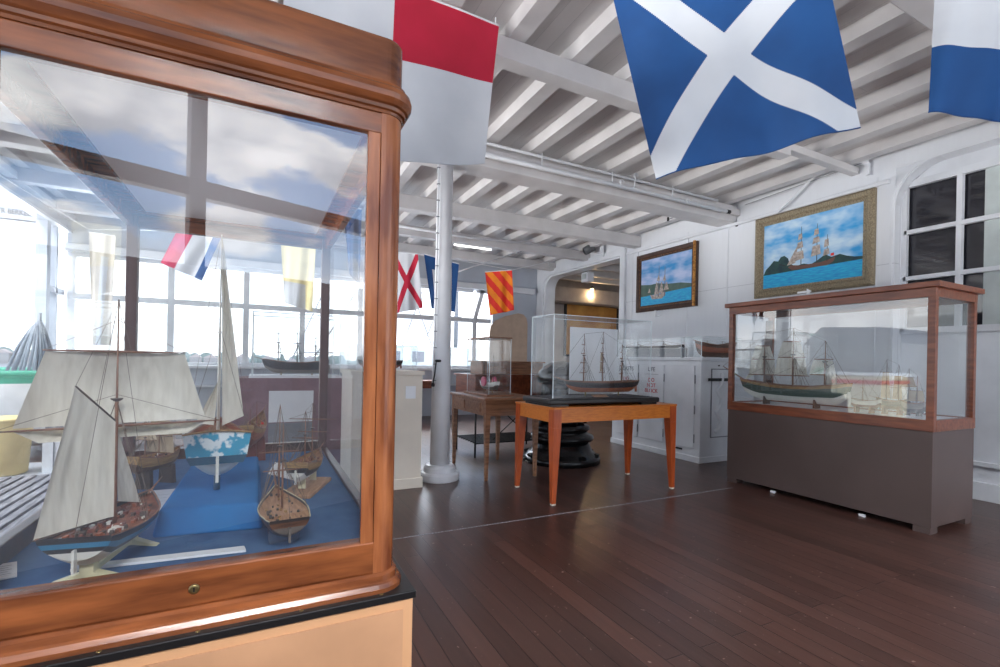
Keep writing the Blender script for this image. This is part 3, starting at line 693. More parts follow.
# 1 the brigantine with big cream sails, stern toward us, left front of the case
s_ = onY(77, 540, 1.29); b_ = onY(148, 490, 1.62); s_.z = b_.z = .69
ship('brigantine_model', 'blue-striped brigantine model with large cream sails at the left front of the big case', s_, b_, .155, .060,
     [('hull_bottom', 0, .45, 'hullwhite'), ('hull_lower_band', .45, .62, 'hullblack'), ('hull_stripe', .62, .80, 'hullblue'), ('bulwark', .80, 1, 'hullblack')], 'deckr',
     [dict(t=.46, h=.54, yards=[(.44, .215), (.77, .135)], squares=[(.765, .132, .45, .182), (.435, .18, .385, .14)], gaffs=[(.46, .04, .165, .085, .09)], gswing=.07, stays=[(.44, .14, .06, .1)], brace=-.42, mat='spar', r=.0045)],
     st=.85, sh_s=.25, sh_b=.3, full=2.6, z0=FZ, stand='feet', standmat='ivory', sprit=.22, clutter=130, seed=3, cluttermats=('deckr', 'hullorange', 'hullred', 'hullwhite', 'spardark'))
# 2 small tan-sailed model behind it
s_ = onZ(138, 478, .70); b_ = onZ(172, 462, .70); 
ship('barque_model', 'small ochre barque model with drooping tan sails behind the brigantine', onZ(132, 476, .71), onZ(178, 464, .71), .09, .055,
     [('hull_bottom', 0, .5, 'hullbrown'), ('hull_topside', .5, 1, 'hulltan')], 'deckw',
     [dict(t=.25, h=.15, yards=[(.5, .045), (.8, .03)], squares=[(.8, .03, .5, .045)], smat='sailt', r=.002), dict(t=.55, h=.19, yards=[(.45, .055), (.75, .04)], squares=[(.75, .04, .45, .055), (.43, .055, .12, .06)], smat='sailt', r=.002), dict(t=.82, h=.15, yards=[(.5, .045), (.8, .03)], squares=[(.8, .03, .5, .045)], smat='sailt', r=.002)],
     z0=FZ, stand='block', standmat='spardark', sprit=.25, clutter=20, seed=5)
# 3 turquoise transom boat on the platform
PZ = FZ+.07
s_ = onZ(217, 478, .775); d_ = (s_-Vector((0, 0, s_.z))).normalized(); b_ = s_+Vector((d_.x, d_.y, 0)).normalized()*.34; b_.z = s_.z
ship('coaster_model', 'coastal sailing boat model with turquoise and white painted transom on the blue platform', s_, b_, .185, .105,
     [('hull_bottom', 0, .55, 'hullwhite'), ('hull_stripe', .55, .75, 'hullnavy'), ('bulwark', .75, 1, 'hullorange')], 'deckw',
     [dict(t=.45, h=.69, tri=[(.98, (.0, -.012, .14), (.0, -.075, .17)), (.30, (.02, .012, .14), (.02, .065, .15))], gswing=-.055, smat='sail', mat='hullwhite', r=.005, crow=False)],
     st=.92, sh_s=.2, sh_b=.4, full=2.4, transom=('hullcyan', ), z0=PZ, stand='posts', standmat='hullnavy', sprit=.3, clutter=24, seed=8, cluttermats=('hullorange', 'hullred', 'hulltan'))
# 4 orange brown vessel behind the platform
ship('galley_model', 'orange brown round-bowed galley model just right of the turquoise transom boat', onZ(243, 452, .75), onZ(262, 436, .75), .10, .075,
     [('hull_bottom', 0, .5, 'hullred'), ('hull_topside', .5, .8, 'hullorange'), ('bulwark', .8, 1, 'hulltan')], 'deckw',
     [dict(t=.3, h=.10, mat='hullred', r=.003, crow=False), dict(t=.65, h=.12, mat='hullred', r=.003, crow=False)], z0=FZ, stand='block', standmat='hullred', sprit=.2, clutter=24, seed=9, cluttermats=('hullorange', 'hullred', 'fscarlet', 'hulltan'), st=.8, sh_s=.5, sh_b=.7)
# 5 grey sloop on clear stand, front right
s_ = onZ(289, 541, .685); s_.y = max(s_.y, 1.30); b_ = onZ(276, 500, .70); b_.z = s_.z
ship('sloop_model', 'grey sloop model with bare masts on a clear stand in front of the case', s_, b_, .125, .045,
     [('hull_bottom', 0, .55, 'hullgrey'), ('hull_topside', .55, .85, 'hullbrown'), ('bulwark', .85, 1, 'hullblack')], 'deckw',
     [dict(t=.5, h=.24, yards=[(.45, .05)], rake=-.02, r=.003), dict(t=.78, h=.28, yards=[(.5, .055)], rake=-.02, r=.003)],
     st=.75, full=1.8, z0=FZ, stand='clearv', sprit=.35, spritup=.35, clutter=40, seed=11, cluttermats=('spardark', 'hulltan', 'ropedark'), railmat='ivory')
# 6 two-masted ship on tan board
s_ = onZ(296, 484, .70); b_ = onZ(318, 468, .70)
ship('schooner_model', 'brown two-masted schooner model with bare spars on a tan wooden base board', s_, b_, .10, .06,
     [('hull_bottom', 0, .4, 'hullwhite'), ('hull_topside', .4, .7, 'hullblack'), ('bulwark', .7, 1, 'hulltan')], 'deckw',
     [dict(t=.35, h=.20, yards=[(.5, .05)], r=.003), dict(t=.68, h=.22, yards=[(.72, .09), (.5, .055)], r=.003)],
     st=.85, z0=FZ, stand='board', standmat='deckw', sprit=.3, clutter=34, seed=12, cluttermats=('hulltan', 'spardark', 'deckr'))

# ================================================================== RIGHT DISPLAY CASE
RX0, RX1, RY0, RY1 = 4.175, 4.83, 1.585, 3.215
rp_ = thing('case_pedestal', 'taupe painted plinth under the tall wood-framed glass case by the right wall', 'pedestal', (4.5, 2.4, 0))
MB().box(RX0+.005, RX1-.005, RY0+.005, RY1-.005, .045, .715).build('box', M['taupe'], rp_, bevel=.003)
for x, y in ((RX0+.06, RY0+.06), (RX1-.06, RY0+.06), (RX0+.06, RY1-.06), (RX1-.06, RY1-.06)): MB().box(x-.05, x+.05, y-.05, y+.05, 0, .046).build('foot', M['taupe'], rp_)
for y in (2.02, 2.74): MB().box(RX0+.01, RX0+.03, y-.02, y+.02, .0, .018).build('shim', M['card'], rp_)
rc = thing('display_case', 'long red-brown wood framed glass case of ship models on the taupe plinth', 'display case', (4.5, 2.4, .715))
m = MB()
for n_, a in (('front', (RX0, RX0+.04, RY0, RY1)), ('back', (RX1-.04, RX1, RY0, RY1)), ('near', (RX0+.04, RX1-.04, RY0, RY0+.04)), ('far', (RX0+.04, RX1-.04, RY1-.04, RY1))):
    MB().box(*a, .715, .795).build('bottom_rail', M['redwood'], rc, bevel=.003)
    MB().box(*a, 1.66, 1.725).build('top_rail', M['redwood'], rc, bevel=.003)
for x in (RX0+.001, RX1-.046):
    for y in (RY0+.001, RY1-.046): MB().box(x, x+.045, y, y+.045, .79, 1.665).build('post', M['redwood'], rc, bevel=.003)
MB().box(RX0-.03, RX1+.03, RY0-.03, RY1+.03, 1.725, 1.765).build('lid', M['redwood'], rc, bevel=.004)
MB().box(RX0+.04, RX1-.04, RY0+.04, RY1-.04, .76, .785).build('floor_panel', M['white'], rc)
vpaneX(RX0+.02, RY0+.045, RY1-.045, .795, 1.66, M['glassR'], rc)
vpaneX(RX1-.02, RY0+.045, RY1-.045, .795, 1.66, M['glass'], rc)
vpaneY(RY0+.02, RX0+.045, RX1-.045, .795, 1.66, M['glassR'], rc)
vpaneY(RY1-.02, RX0+.045, RX1-.045, .795, 1.66, M['glass'], rc)
MB().box(RX0+.5, RX0+.505, RY1-.12, RY1-.05, .8, 1.62).build('backing_strip', M['mahodark'], rc)
def arrow(par, c, L_, plane, name='arrow_sign', label=None):
    pts = [(-L_/2, -.008), (L_*.15, -.008), (L_*.15, -.026), (L_/2, 0), (L_*.15, .026), (L_*.15, .008), (-L_/2, .008)]
    m = MB(); m.prism(pts, lambda a, b: plane(c, a, b, 0), lambda a, b: plane(c, a, b, .004)); o = m.build(name, M['card'], par); return o
ar = arrow(None, (RX0-.036, 2.46, 1.80), .12, lambda c, a, b, t: (c[0]+t, c[1]-a, c[2]-.012+b))
tag(ar, 'small white arrow standing on the lid edge of the tall wood-framed case', 'arrow')
ar.location.z = 1.7655
FZ2 = .785
def rship(nm, lb, u0, u1, x, B, D, bands, masts, z=FZ2, kz=.04, **kw):
    a = onX(u0, 380, x); b = onX(u1, 380, x); a.z = b.z = z+kz
    return ship(nm, lb, a, b, B, D, bands, kw.pop('deck', 'deckw'), masts, z0=z, **kw)
rship('frigate_model', 'green hulled frigate model with cream square sails in the tall wood-framed case', 846, 745, 4.42, .13, .15,
      [('hull_bottom', 0, .45, 'hullwhite'), ('hull_topside', .45, .85, 'hullgreen'), ('bulwark', .85, 1, 'hulltan')],
      [dict(t=.18, h=.42, yards=[(.3, .10), (.62, .07)], squares=[(.6, .07, .3, .10)], brace=1.1, gaffs=[(.42, .12, .10, .07, .05)]),
       dict(t=.48, h=.56, yards=[(.22, .14), (.52, .11), (.78, .07)], squares=[(.78, .07, .52, .11), (.51, .11, .23, .13)], brace=1.1),
       dict(t=.78, h=.50, yards=[(.22, .13), (.52, .10), (.78, .06)], squares=[(.78, .06, .52, .1), (.51, .1, .23, .12)], brace=1.1, stays=[(.7, .22, .17, .3)])],
      sprit=.22, spritup=.6, clutter=40, stand='block', standmat='spardark', seed=21, cluttermats=('hulltan', 'gold2', 'deckr'))
rship('cutter_model', 'small cutter model with a cream and red hull mid way along the tall wood-framed case', 880, 850, 4.45, .09, .06,
      [('hull_bottom', 0, .5, 'hullred'), ('hull_topside', .5, 1, 'hullwhite')], [dict(t=.55, h=.2, yards=[(.6, .04)], r=.003)], sprit=.3, clutter=10, stand='block', standmat='spar', seed=22)
rship('brig_model', 'brown brig model with tan furled sails near the middle of the tall case', 908, 878, 4.5, .10, .07,
      [('hull_bottom', 0, .5, 'hullbrown'), ('hull_topside', .5, 1, 'hullblack')], [dict(t=.3, h=.30, yards=[(.4, .06), (.7, .04)], squares=[(.7, .02, .1, .03)], smat='sailt', r=.003, brace=1.2), dict(t=.7, h=.34, yards=[(.4, .06), (.7, .04)], squares=[(.7, .02, .1, .03)], smat='sailt', r=.003, brace=1.2)], sprit=.25, clutter=14, stand='block', standmat='spar', seed=23, rope='ropedark')
rship('ketch_model', 'dark ketch model with brown sails at the near end of the tall case', 926, 902, 4.35, .09, .07,
      [('hull_bottom', 0, .5, 'hullblack'), ('hull_topside', .5, 1, 'hullgrey')], [dict(t=.35, h=.22, yards=[(.5, .05)], squares=[(.5, .04, .15, .05)], smat='sailt', r=.003, brace=1.2), dict(t=.7, h=.27, yards=[(.5, .05), (.75, .035)], squares=[(.75, .03, .5, .05)], smat='sailt', r=.003, brace=1.2)], sprit=.25, clutter=14, stand='block', standmat='black', seed=24, rope='ropedark')
card('info_card', 'white folded card beside the dark ketch model in the tall case', [(4.215, 1.66, FZ2+.001), (4.215, 1.80, FZ2+.001), (4.29, 1.80, FZ2+.02), (4.29, 1.66, FZ2+.02)], .003)

# ================================================================== ORANGE TABLE + ACRYLIC CASE
TX0, TX1, TY0, TY1 = 2.105, 3.455, 3.195, 3.83
tb = thing('display_table', 'honey orange wooden table with tapered legs in the middle of the deck', 'table', (2.78, 3.5, 0))
for x, y in ((TX0, TY0), (TX1, TY0), (TX0, TY1), (TX1, TY1)):
    cx = x+(.038 if x == TX0 else -.038); cy = y+(.038 if y == TY0 else -.038)
    ox = (-.018 if x == TX0 else .018); oy = (-.018 if y == TY0 else .018)
    m = MB(); m.taper((cx+ox, cy+oy, 0.012), .036, (cx, cy, .62), .076); m.taper((cx, cy, .62), .076, (cx, cy, .766), .076)
    lg = m.build('leg', M['orangeleg'], tb, bevel=.002)
    MB().box(cx+ox-.016, cx+ox+.016, cy+oy-.016, cy+oy+.016, 0, .012).build('foot_pad', M['cream'], lg)
for a in ((TX0+.076, TX1-.076, TY0+.006, TY0+.03), (TX0+.076, TX1-.076, TY1-.03, TY1-.006), (TX0+.006, TX0+.03, TY0+.076, TY1-.076), (TX1-.03, TX1-.006, TY0+.076, TY1-.076)):
    MB().box(*a, .66, .766).build('apron', M['orange'], tb)
MB().box(TX0-.004, TX1+.004, TY0-.004, TY1+.004, .766, .784).build('tabletop', M['orange'], tb, bevel=.003)
BX0, BX1, BY0, BY1 = 2.10, 3.30, 3.25, 3.70
ab = thing('acrylic_case', 'clear acrylic case with black plinth base standing on the orange table', 'display case', (2.7, 3.47, .784))
m = MB().box(BX0, BX1, BY0, BY1, .80, .846); m.build('base', M['black'], ab, bevel=.012)
for a in ((BX0+.02, BX0+.2), (BX1-.2, BX1-.02)): MB().box(*a, BY0+.02, BY1-.02, .784, .802).build('base_foot', M['black'], ab)
MB().box(BX0+.05, BX1-.05, BY0+.04, BY1-.04, .846, .850).build('base_inlay', M['darkfelt'], ab)
x0, x1, y0, y1, z0, z1 = BX0+.06, BX1-.07, BY0+.05, BY1-.05, .850, 1.545
vpaneY(y0, x0, x1, z0, z1, M['acrylic'], ab, 'acrylic_panel'); vpaneY(y1, x0, x1, z0, z1, M['acrylic'], ab, 'acrylic_panel')
vpaneX(x0, y0, y1, z0, z1, M['acrylic'], ab, 'acrylic_panel'); vpaneX(x1, y0, y1, z0, z1, M['acrylic'], ab, 'acrylic_panel')
pane([(x0, y0, z1), (x1, y0, z1), (x1, y1, z1), (x0, y1, z1)], 'acrylic_top', M['acrylic'], ab)
def edges(x0, x1, y0, y1, z0, z1, r, par, top=True):
    for x in (x0, x1):
        for y in (y0, y1): MB().box(x-r, x+r, y-r, y+r, z0, z1).build('polished_edge', M['acryledge'], par)
    if top:
        m = MB()
        for y in (y0, y1): m.box(x0, x1, y-r, y+r, z1-r, z1+r)
        for x in (x0, x1): m.box(x-r, x+r, y0, y1, z1-r, z1+r)
        m.build('top_edge', M['acryledge'], par)
edges(x0, x1, y0, y1, z0, z1, .0028, ab)
MB().box(onY(570, 350, y1-.03).x, onY(617, 350, y1-.03).x, y1-.035, y1-.025, .86, onY(590, 328, y1-.03).z).build('photo_panel', M['card'], ab)
a = onY(568, 385, 3.45); b = onY(634, 385, 3.45); a.z = b.z = .885
ship('clipper_model', 'black and brown full-rigged clipper model inside the acrylic case on the orange table', b, a, .13, .095,
     [('hull_bottom', 0, .5, 'hullorange'), ('hull_topside', .5, .9, 'hullblack'), ('bulwark', .9, 1, 'hullbrown')], 'deckw',
     [dict(t=.2, h=.36, yards=[(.25, .09), (.45, .075), (.64, .06), (.8, .04)], brace=.9, r=.006), dict(t=.5, h=.47, yards=[(.22, .11), (.42, .09), (.6, .07), (.78, .05)], brace=.9, r=.005, squares=[(.6, .04, .44, .05), (.42, .05, .24, .06)], smat='sailt'), dict(t=.78, h=.44, yards=[(.22, .11), (.42, .09), (.6, .07), (.78, .05)], brace=.9, r=.006)],
     sh_s=.15, sh_b=.15, z0=.852, sprit=.16, spritup=.3, clutter=34, stand='posts', standmat='brass', seed=31, rope='ropedark', st=.7)
pl = MB().box(0, 0.16, -.03, .03, 0, .006); pl = pl.build('name_plate', M['brown'], ab, local=True); pl.location = Vector((2.62, BY0+.11, .852))-rootloc(ab); pl.rotation_euler = (.35, 0, 0)

# ================================================================== CAPSTAN
cp = thing('capstan', 'black cast iron capstan with domed head behind the orange table', 'capstan', tuple(onZ(561, 460))); c = tuple(onZ(561, 460))
m = MB(); m.lathe([(.45, 0), (.45, .05), (.44, .07), (.42, .075), (.39, .11), (.36, .12), (.33, .2), (.31, .24)], c, 40); m.build('base', M['iron'], cp)
m = MB(); m.lathe([(.26, .24), (.36, .25), (.375, .28), (.36, .31), (.30, .33), (.30, .36), (.33, .38), (.32, .42), (.22, .45)], c, 40); m.build('pawl_ring', M['iron'], cp)
m = MB(); m.lathe([(.27, .45), (.24, .5), (.2, .62), (.19, .72), (.21, .84), (.24, .9)], c, 32); m.build('barrel', M['iron'], cp)
m = MB(); m.lathe([(.24, .9), (.29, .91), (.30, .95), (.30, 1.0), (.28, 1.04), (.22, 1.10), (.14, 1.145), (.05, 1.16), (.01, 1.162)], c, 40); m.build('dome_head', M['iron'], cp)
for i in range(8):
    a = i*PI/4; d = Vector((math.cos(a), math.sin(a), 0))
    MB().bar(Vector(c)+d*.27+Vector((0, 0, .45)), Vector(c)+d*.215+Vector((0, 0, .88)), .035, .05, tuple(d)).build('whelp', M['iron'], cp)
    MB().bar(Vector(c)+d*.36+Vector((0, 0, .10)), Vector(c)+d*.44+Vector((0, 0, .085)), .07, .03).build('base_lug', M['iron'], cp)

# ================================================================== CONSOLE TABLE + WOOD TOPPED CASE
ct = thing('console_table', 'mid brown console table with slim square legs right of the white column', 'table', (2.22, 4.52, 0))
X0, X1, Y0, Y1 = 1.92, 2.52, 4.08, 4.98
for x in (X0+.03, X1-.03):
    for y in (Y0+.03, Y1-.03):
        m = MB(); m.taper((x, y, 0), .028, (x, y, .10), .036); m.taper((x, y, .10), .032, (x, y, .58), .05); m.taper((x, y, .58), .05, (x, y, .77), .055); m.build('leg', M['brown'], ct, bevel=.002)
for a in ((X0+.05, X1-.05, Y0+.005, Y0+.03), (X0+.05, X1-.05, Y1-.03, Y1-.005), (X0+.005, X0+.03, Y0+.05, Y1-.05), (X1-.03, X1-.005, Y0+.05, Y1-.05)): MB().box(*a, .62, .77).build('apron', M['brown'], ct)
for yy in (Y0+.13, Y0+.53): MB().box(X0-.002, X0+.006, yy, yy+.26, .65, .74).build('drawer', M['brown'], ct, bevel=.003)
MB().box(X0-.02, X1+.02, Y0-.02, Y1+.02, .77, .795).build('tabletop', M['brown'], ct, bevel=.006)
wc = thing('acrylic_case', 'small clear case with a flat wooden lid on the brown console table', 'display case', (2.15, 4.5, .795))
q0, q1, r0, r1 = 2.03, 2.27, 4.25, 4.80
MB().box(q0-.03, q1+.03, r0-.03, r1+.03, .795, .815).build('base', M['brown'], wc, bevel=.003)
MB().box(q0-.008, q1+.008, r0-.008, r1+.008, 1.375, 1.39).build('lid', M['brown'], wc, bevel=.002)
vpaneY(r0, q0, q1, .815, 1.375, M['acrylic'], wc, 'acrylic_panel'); vpaneY(r1, q0, q1, .815, 1.375, M['acrylic'], wc, 'acrylic_panel')
vpaneX(q0, r0, r1, .815, 1.375, M['acrylic'], wc, 'acrylic_panel'); vpaneX(q1, r0, r1, .815, 1.375, M['acrylic'], wc, 'acrylic_panel')
edges(q0, q1, r0, r1, .815, 1.375, .0025, wc, False)
pw = ship('steamer_model', 'small white paddle steamer model with pink wheels under the wooden-lidded case', (2.15, 4.32, .85), (2.15, 4.72, .85), .09, .07,
     [('hull_bottom', 0, .5, 'hullgrey'), ('hull_topside', .5, 1, 'hullwhite')], 'deckw', [dict(t=.2, h=.3, r=.003, mat='spardark', yards=[(.6, .07)], crow=False), dict(t=.75, h=.34, r=.003, mat='spardark', yards=[(.6, .07)], crow=False)], z0=.815, stand='posts', sprit=.1, clutter=24, seed=41)
for y in (-.062, .062):
    m = MB(); m.lathe([(.05, -.01), (.05, .01), (.01, .012), (.01, -.012)], (0, 0, 0), 16); w = m.build('paddle_wheel', M['pink'], pw, local=True); w.rotation_euler = (PI/2, 0, 0); w.location = (-.02, y, .12)
wd = thing('writing_cabinet', 'red brown wooden cabinet on a black metal stand behind the console table', 'cabinet', (2.8, 5.45, 0))
X0, X1, Y0, Y1 = 2.27, 3.35, 5.12, 5.75
MB().box(X0, X1, Y0, Y1, .70, .96).build('body', M['redwood'], wd, bevel=.004)
MB().box(X0-.02, X1+.02, Y0-.02, Y1+.02, .96, .985).build('top', M['redwood'], wd, bevel=.004)
MB().box(X0+.2, X1, Y0+.25, Y1, .985, 1.13).build('riser', M['brown'], wd, bevel=.003)
MB().box(X0+.17, X1+.02, Y0+.22, Y1+.01, 1.13, 1.15).build('riser_top', M['brown'], wd, bevel=.003)
for x in (X0+.02, X1-.02):
    for y in (Y0+.02, Y1-.02): MB().tube([(x, y, 0), (x, y, .70)], .012).build('stand_leg', M['black'], wd)
m = MB()
for i in range(9): m.bar((X0+.02, Y0+.02+i*.074, .17), (X1-.02, Y0+.02+i*.074, .17), .012, .02)
m.build('stand_shelf', M['black'], wd)
MB().tube([(X0+.25, Y0+.02, .2), (X0+.52, Y0+.02, .42), (X0+.8, Y0+.02, .66)], .007).tube([(X0+.25, Y0+.02, .66), (X0+.52, Y0+.02, .42), (X0+.8, Y0+.02, .2)], .007).build('stand_brace', M['black'], wd)
# far little table
st = thing('side_table', 'small dark brown table under the far windows left of the column', 'table', (2.85, 8.6, 0))
MB().box(2.45, 3.15, 8.4, 8.85, .72, .76).build('tabletop', M['redwood'], st, bevel=.004)
MB().box(2.5, 3.1, 8.43, 8.82, .62, .72).build('apron', M['redwood'], st)
for x in (2.52, 3.08):
    for y in (8.46, 8.79): MB().box(x-.03, x+.03, y-.03, y+.03, 0, .62).build('leg', M['redwood'], st)

# ================================================================== CREAM PEDESTAL + low case
cpd = thing('pedestal', 'tall cream boxed pedestal with small white label left of the column', 'pedestal', (1.0, 4.4, 0))
MB().box(.70, 1.315, 4.14, 4.70, 0, 1.01).build('box', M['cream'], cpd, bevel=.003)
MB().box(.685, 1.33, 4.125, 4.715, 0, .09).build('plinth', M['cream'], cpd, bevel=.003)
MB().box(.685, 1.33, 4.125, 4.715, 1.01, 1.045).build('top', M['cream'], cpd, bevel=.003)
MB().box(1.16, 1.25, 4.131, 4.14, .80, .91).build('label', M['card'], cpd)
ac = thing('acrylic_case', 'clear acrylic box on the tall cream pedestal beside the column', 'display case', (1.0, 4.4, 1.045))
for f_, a in ((vpaneY, (4.18, .74, 1.27)), (vpaneY, (4.66, .74, 1.27)), (vpaneX, (.74, 4.18, 4.66)), (vpaneX, (1.27, 4.18, 4.66))): f_(*a, 1.045, 1.27, M['acrylic'], ac, 'acrylic_panel')
edges(.74, 1.27, 4.18, 4.66, 1.045, 1.27, .002, ac)
ship('tug_model', 'small dark tug model in the acrylic box on the cream pedestal', (1.2, 4.5, 1.06), (.8, 4.35, 1.06), .09, .06,
     [('hull_bottom', 0, .5, 'hullred'), ('hull_topside', .5, 1, 'hullblack')], 'deckw', [dict(t=.5, h=.10, r=.003, crow=False)], z0=1.045, stand='posts', sprit=0, clutter=14, seed=43)

# ================================================================== BACKGROUND PLINTHS seen through the big case
def bgcase():
    A = onY(252, 376, 5.4); B_ = onY(340, 376, 5.4)
    x0, x1 = A.x, B_.x
    pdm = thing('pedestal', 'mauve covered plinth with white notice panel behind the mahogany case', 'pedestal', ((x0+x1)/2, 5.7, 0))
    MB().box(x0-.22, x1+.03, 5.38, 6.0, 0, .93).build('box', M['maroon'], pdm, bevel=.004)
    a = onY(269, 391, 5.37); b = onY(313, 421, 5.37)
    MB().box(a.x, b.x, 5.370, 5.38, b.z, a.z).build('notice_panel', M['card'], pdm)
    MB().box(a.x, b.x, 5.372, 5.38, .2, b.z-.01).build('grey_panel', M['greypaint'], pdm)
    cs = thing('acrylic_case', 'wide clear acrylic case on the mauve plinth seen through the mahogany case', 'display case', ((x0+x1)/2, 5.7, .93))
    for f_, q in ((vpaneY, (5.42, x0, x1)), (vpaneY, (5.95, x0, x1)), (vpaneX, (x0, 5.42, 5.95)), (vpaneX, (x1, 5.42, 5.95))): f_(*q, .95, 1.6, M['acrylic'], cs, 'acrylic_panel')
    MB().box(x0-.03, x1+.03, 5.39, 5.98, .93, .95).build('base', M['card'], cs)
    edges(x0, x1, 5.42, 5.95, .95, 1.6, .005, cs)
    ship('barque_model', 'dark purple hulled barque model with bare masts in the wide acrylic case', (x1-.1, 5.7, .97), (x0+.12, 5.7, .97), .15, .12,
         [('hull_bottom', 0, .4, 'hullgrey'), ('hull_topside', .4, 1, 'hullblack')], 'deckw',
         [dict(t=.2, h=.36, yards=[(.3, .09), (.55, .07), (.8, .05)], mat='spardark', ymat='spardark', brace=.7), dict(t=.5, h=.42, yards=[(.3, .1), (.55, .08), (.8, .05)], mat='spardark', ymat='spardark', brace=.7), dict(t=.8, h=.4, yards=[(.3, .1), (.55, .08), (.8, .05)], mat='spardark', ymat='spardark', brace=.7)],
         z0=.95, sprit=.12, clutter=14, stand='posts', seed=51, rope='ropedark')
bgcase()

# ================================================================== WHITE LOCKERS
lk_ = thing('deck_locker', 'big white steel deck locker with red stencilled doors against the right wall', 'locker', (5.05, 4.6, 0))
LX, LY0, LY1, LZ = 4.60, 3.90, 5.45, 1.20
MB().box(LX, XW-.04, LY0, LY1, .03, LZ).build('body', M['white'], lk_, bevel=.01)
MB().box(LX-.015, XW-.04, LY0-.015, LY1+.01, 0, .07).build('kick_plinth', M['white'], lk_, bevel=.005)
MB().box(LX-.015, XW-.04, LY0-.015, LY1+.01, LZ, LZ+.03).build('top', M['white'], lk_, bevel=.005)
doors = ((LY0+.08, LY0+.50), (LY0+.56, LY0+.98), (LY0+1.02, LY0+1.48))
for i, (a, b) in enumerate(doors):
    d = MB().box(LX-.014, LX, a, b, .16, 1.14).build('door', M['white'], lk_, bevel=.005)
    for z in (.28, .62, .98): MB().tube([(LX-.018, a-.012, z-.05), (LX-.018, a-.012, z+.05)], .007, 8).build('hinge', M['greypaint'], d)
    if i == 0: MB().box(LX-.018, LX-.014, a+.16, a+.26, .12, .14).build('vent_slot', M['rubber'], d)
RT = (PI/2, 0, -PI/2)
for i, (head, yc) in enumerate((('LIFE', LY0+.77), ('JACKETS', LY0+1.25))):
    text(head, 'stencil_heading', M['greyink'], lk_, (LX-.0155, yc, 1.08), .075, RT)
    MB().box(LX-.0155, LX-.0142, yc-.12, yc+.12, 1.015, 1.019).build('stencil_rule', M['greyink'], lk_)
    for q, s in enumerate(('DO', 'NOT', 'BLOCK')): text(s, 'stencil_text', M['redink'], lk_, (LX-.0155, yc, .94-q*.07), .07, RT)
# end face with S shaped dog bar
m = MB().bar((LX+.10, LY0-.03, .98), (LX+.48, LY0-.03, .98), .02, .035); hb = m.build('latch_bar', M['black'], lk_)
m = MB(); m.tube([(LX+.34, LY0-.025, 1.06), (LX+.32, LY0-.025, .92), (LX+.25, LY0-.025, .86), (LX+.33, LY0-.025, .76), (LX+.31, LY0-.025, .66), (LX+.24, LY0-.025, .6), (LX+.32, LY0-.025, .50), (LX+.31, LY0-.025, .40), (LX+.22, LY0-.025, .36)], .026, 6); m.build('dog_lever', M['white'], lk_)
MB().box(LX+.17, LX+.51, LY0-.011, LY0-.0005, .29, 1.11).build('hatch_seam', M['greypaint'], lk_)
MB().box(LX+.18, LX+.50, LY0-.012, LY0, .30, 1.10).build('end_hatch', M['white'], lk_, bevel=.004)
MB().lathe([(.01, 0), (.012, .008), (.005, .014)], (LX+.28, LY0-.02, 1.14), 10).build('knob', M['rubber'], lk_)
# cases on the locker
def lowcase(lbl, y0, y1, x0, x1, h, extra):
    r = thing('acrylic_case', lbl, 'display case', ((x0+x1)/2, (y0+y1)/2, LZ+.03)); z0 = LZ+.03
    MB().box(x0-.01, x1+.01, y0-.01, y1+.01, z0, z0+.012).build('base', M['card'], r)
    for f_, q in ((vpaneY, (y0, x0, x1)), (vpaneY, (y1, x0, x1)), (vpaneX, (x0, y0, y1)), (vpaneX, (x1, y0, y1))): f_(*q, z0+.012, z0+h, M['acrylic'], r, 'acrylic_panel')
    edges(x0, x1, y0, y1, z0+.012, z0+h, .003, r)
    return r
ya = 4.05
lowcase('near low acrylic case with a brown hull in it on the white locker', 3.95, 4.19, 4.66, 5.36, .26, 0)
ship('hulk_model', 'mastless brown wooden ship hull in the near low case on the white locker', (5.33, 4.07, 1.25), (4.72, 4.07, 1.25), .15, .15,
     [('hull_bottom', 0, .45, 'hullbrown'), ('hull_topside', .45, .8, 'hullorange'), ('bulwark', .8, 1, 'hullbrown')], 'deckw', [dict(t=.25, h=.07, r=.004, crow=False), dict(t=.7, h=.07, r=.004, crow=False)], z0=1.242, stand='posts', sprit=.05, clutter=14, seed=61, st=.9, sh_s=.25)
lc = lowcase('long low acrylic case with a grey back panel on the white locker', ya+.20, LY1-.03, 4.66, 4.98, .26, 0)
MB().box(4.80, 4.81, ya+.24, LY1-.06, 1.243, 1.36).build('grey_panel', M['greypaint'], lc)
ship('barge_model', 'long dark barge model lying above the grey panel on the white locker', (4.73, ya+.26, 1.36), (4.73, LY1-.10, 1.36), .06, .03,
     [('hull_topside', 0, 1, 'hullblack')], 'deckw', [dict(t=.3, h=.07, r=.003, crow=False), dict(t=.75, h=.07, r=.003, crow=False)], z0=1.242, stand='posts', standmat='clear', sprit=0, clutter=20, seed=62, cluttermats=('spardark', 'ropedark'))

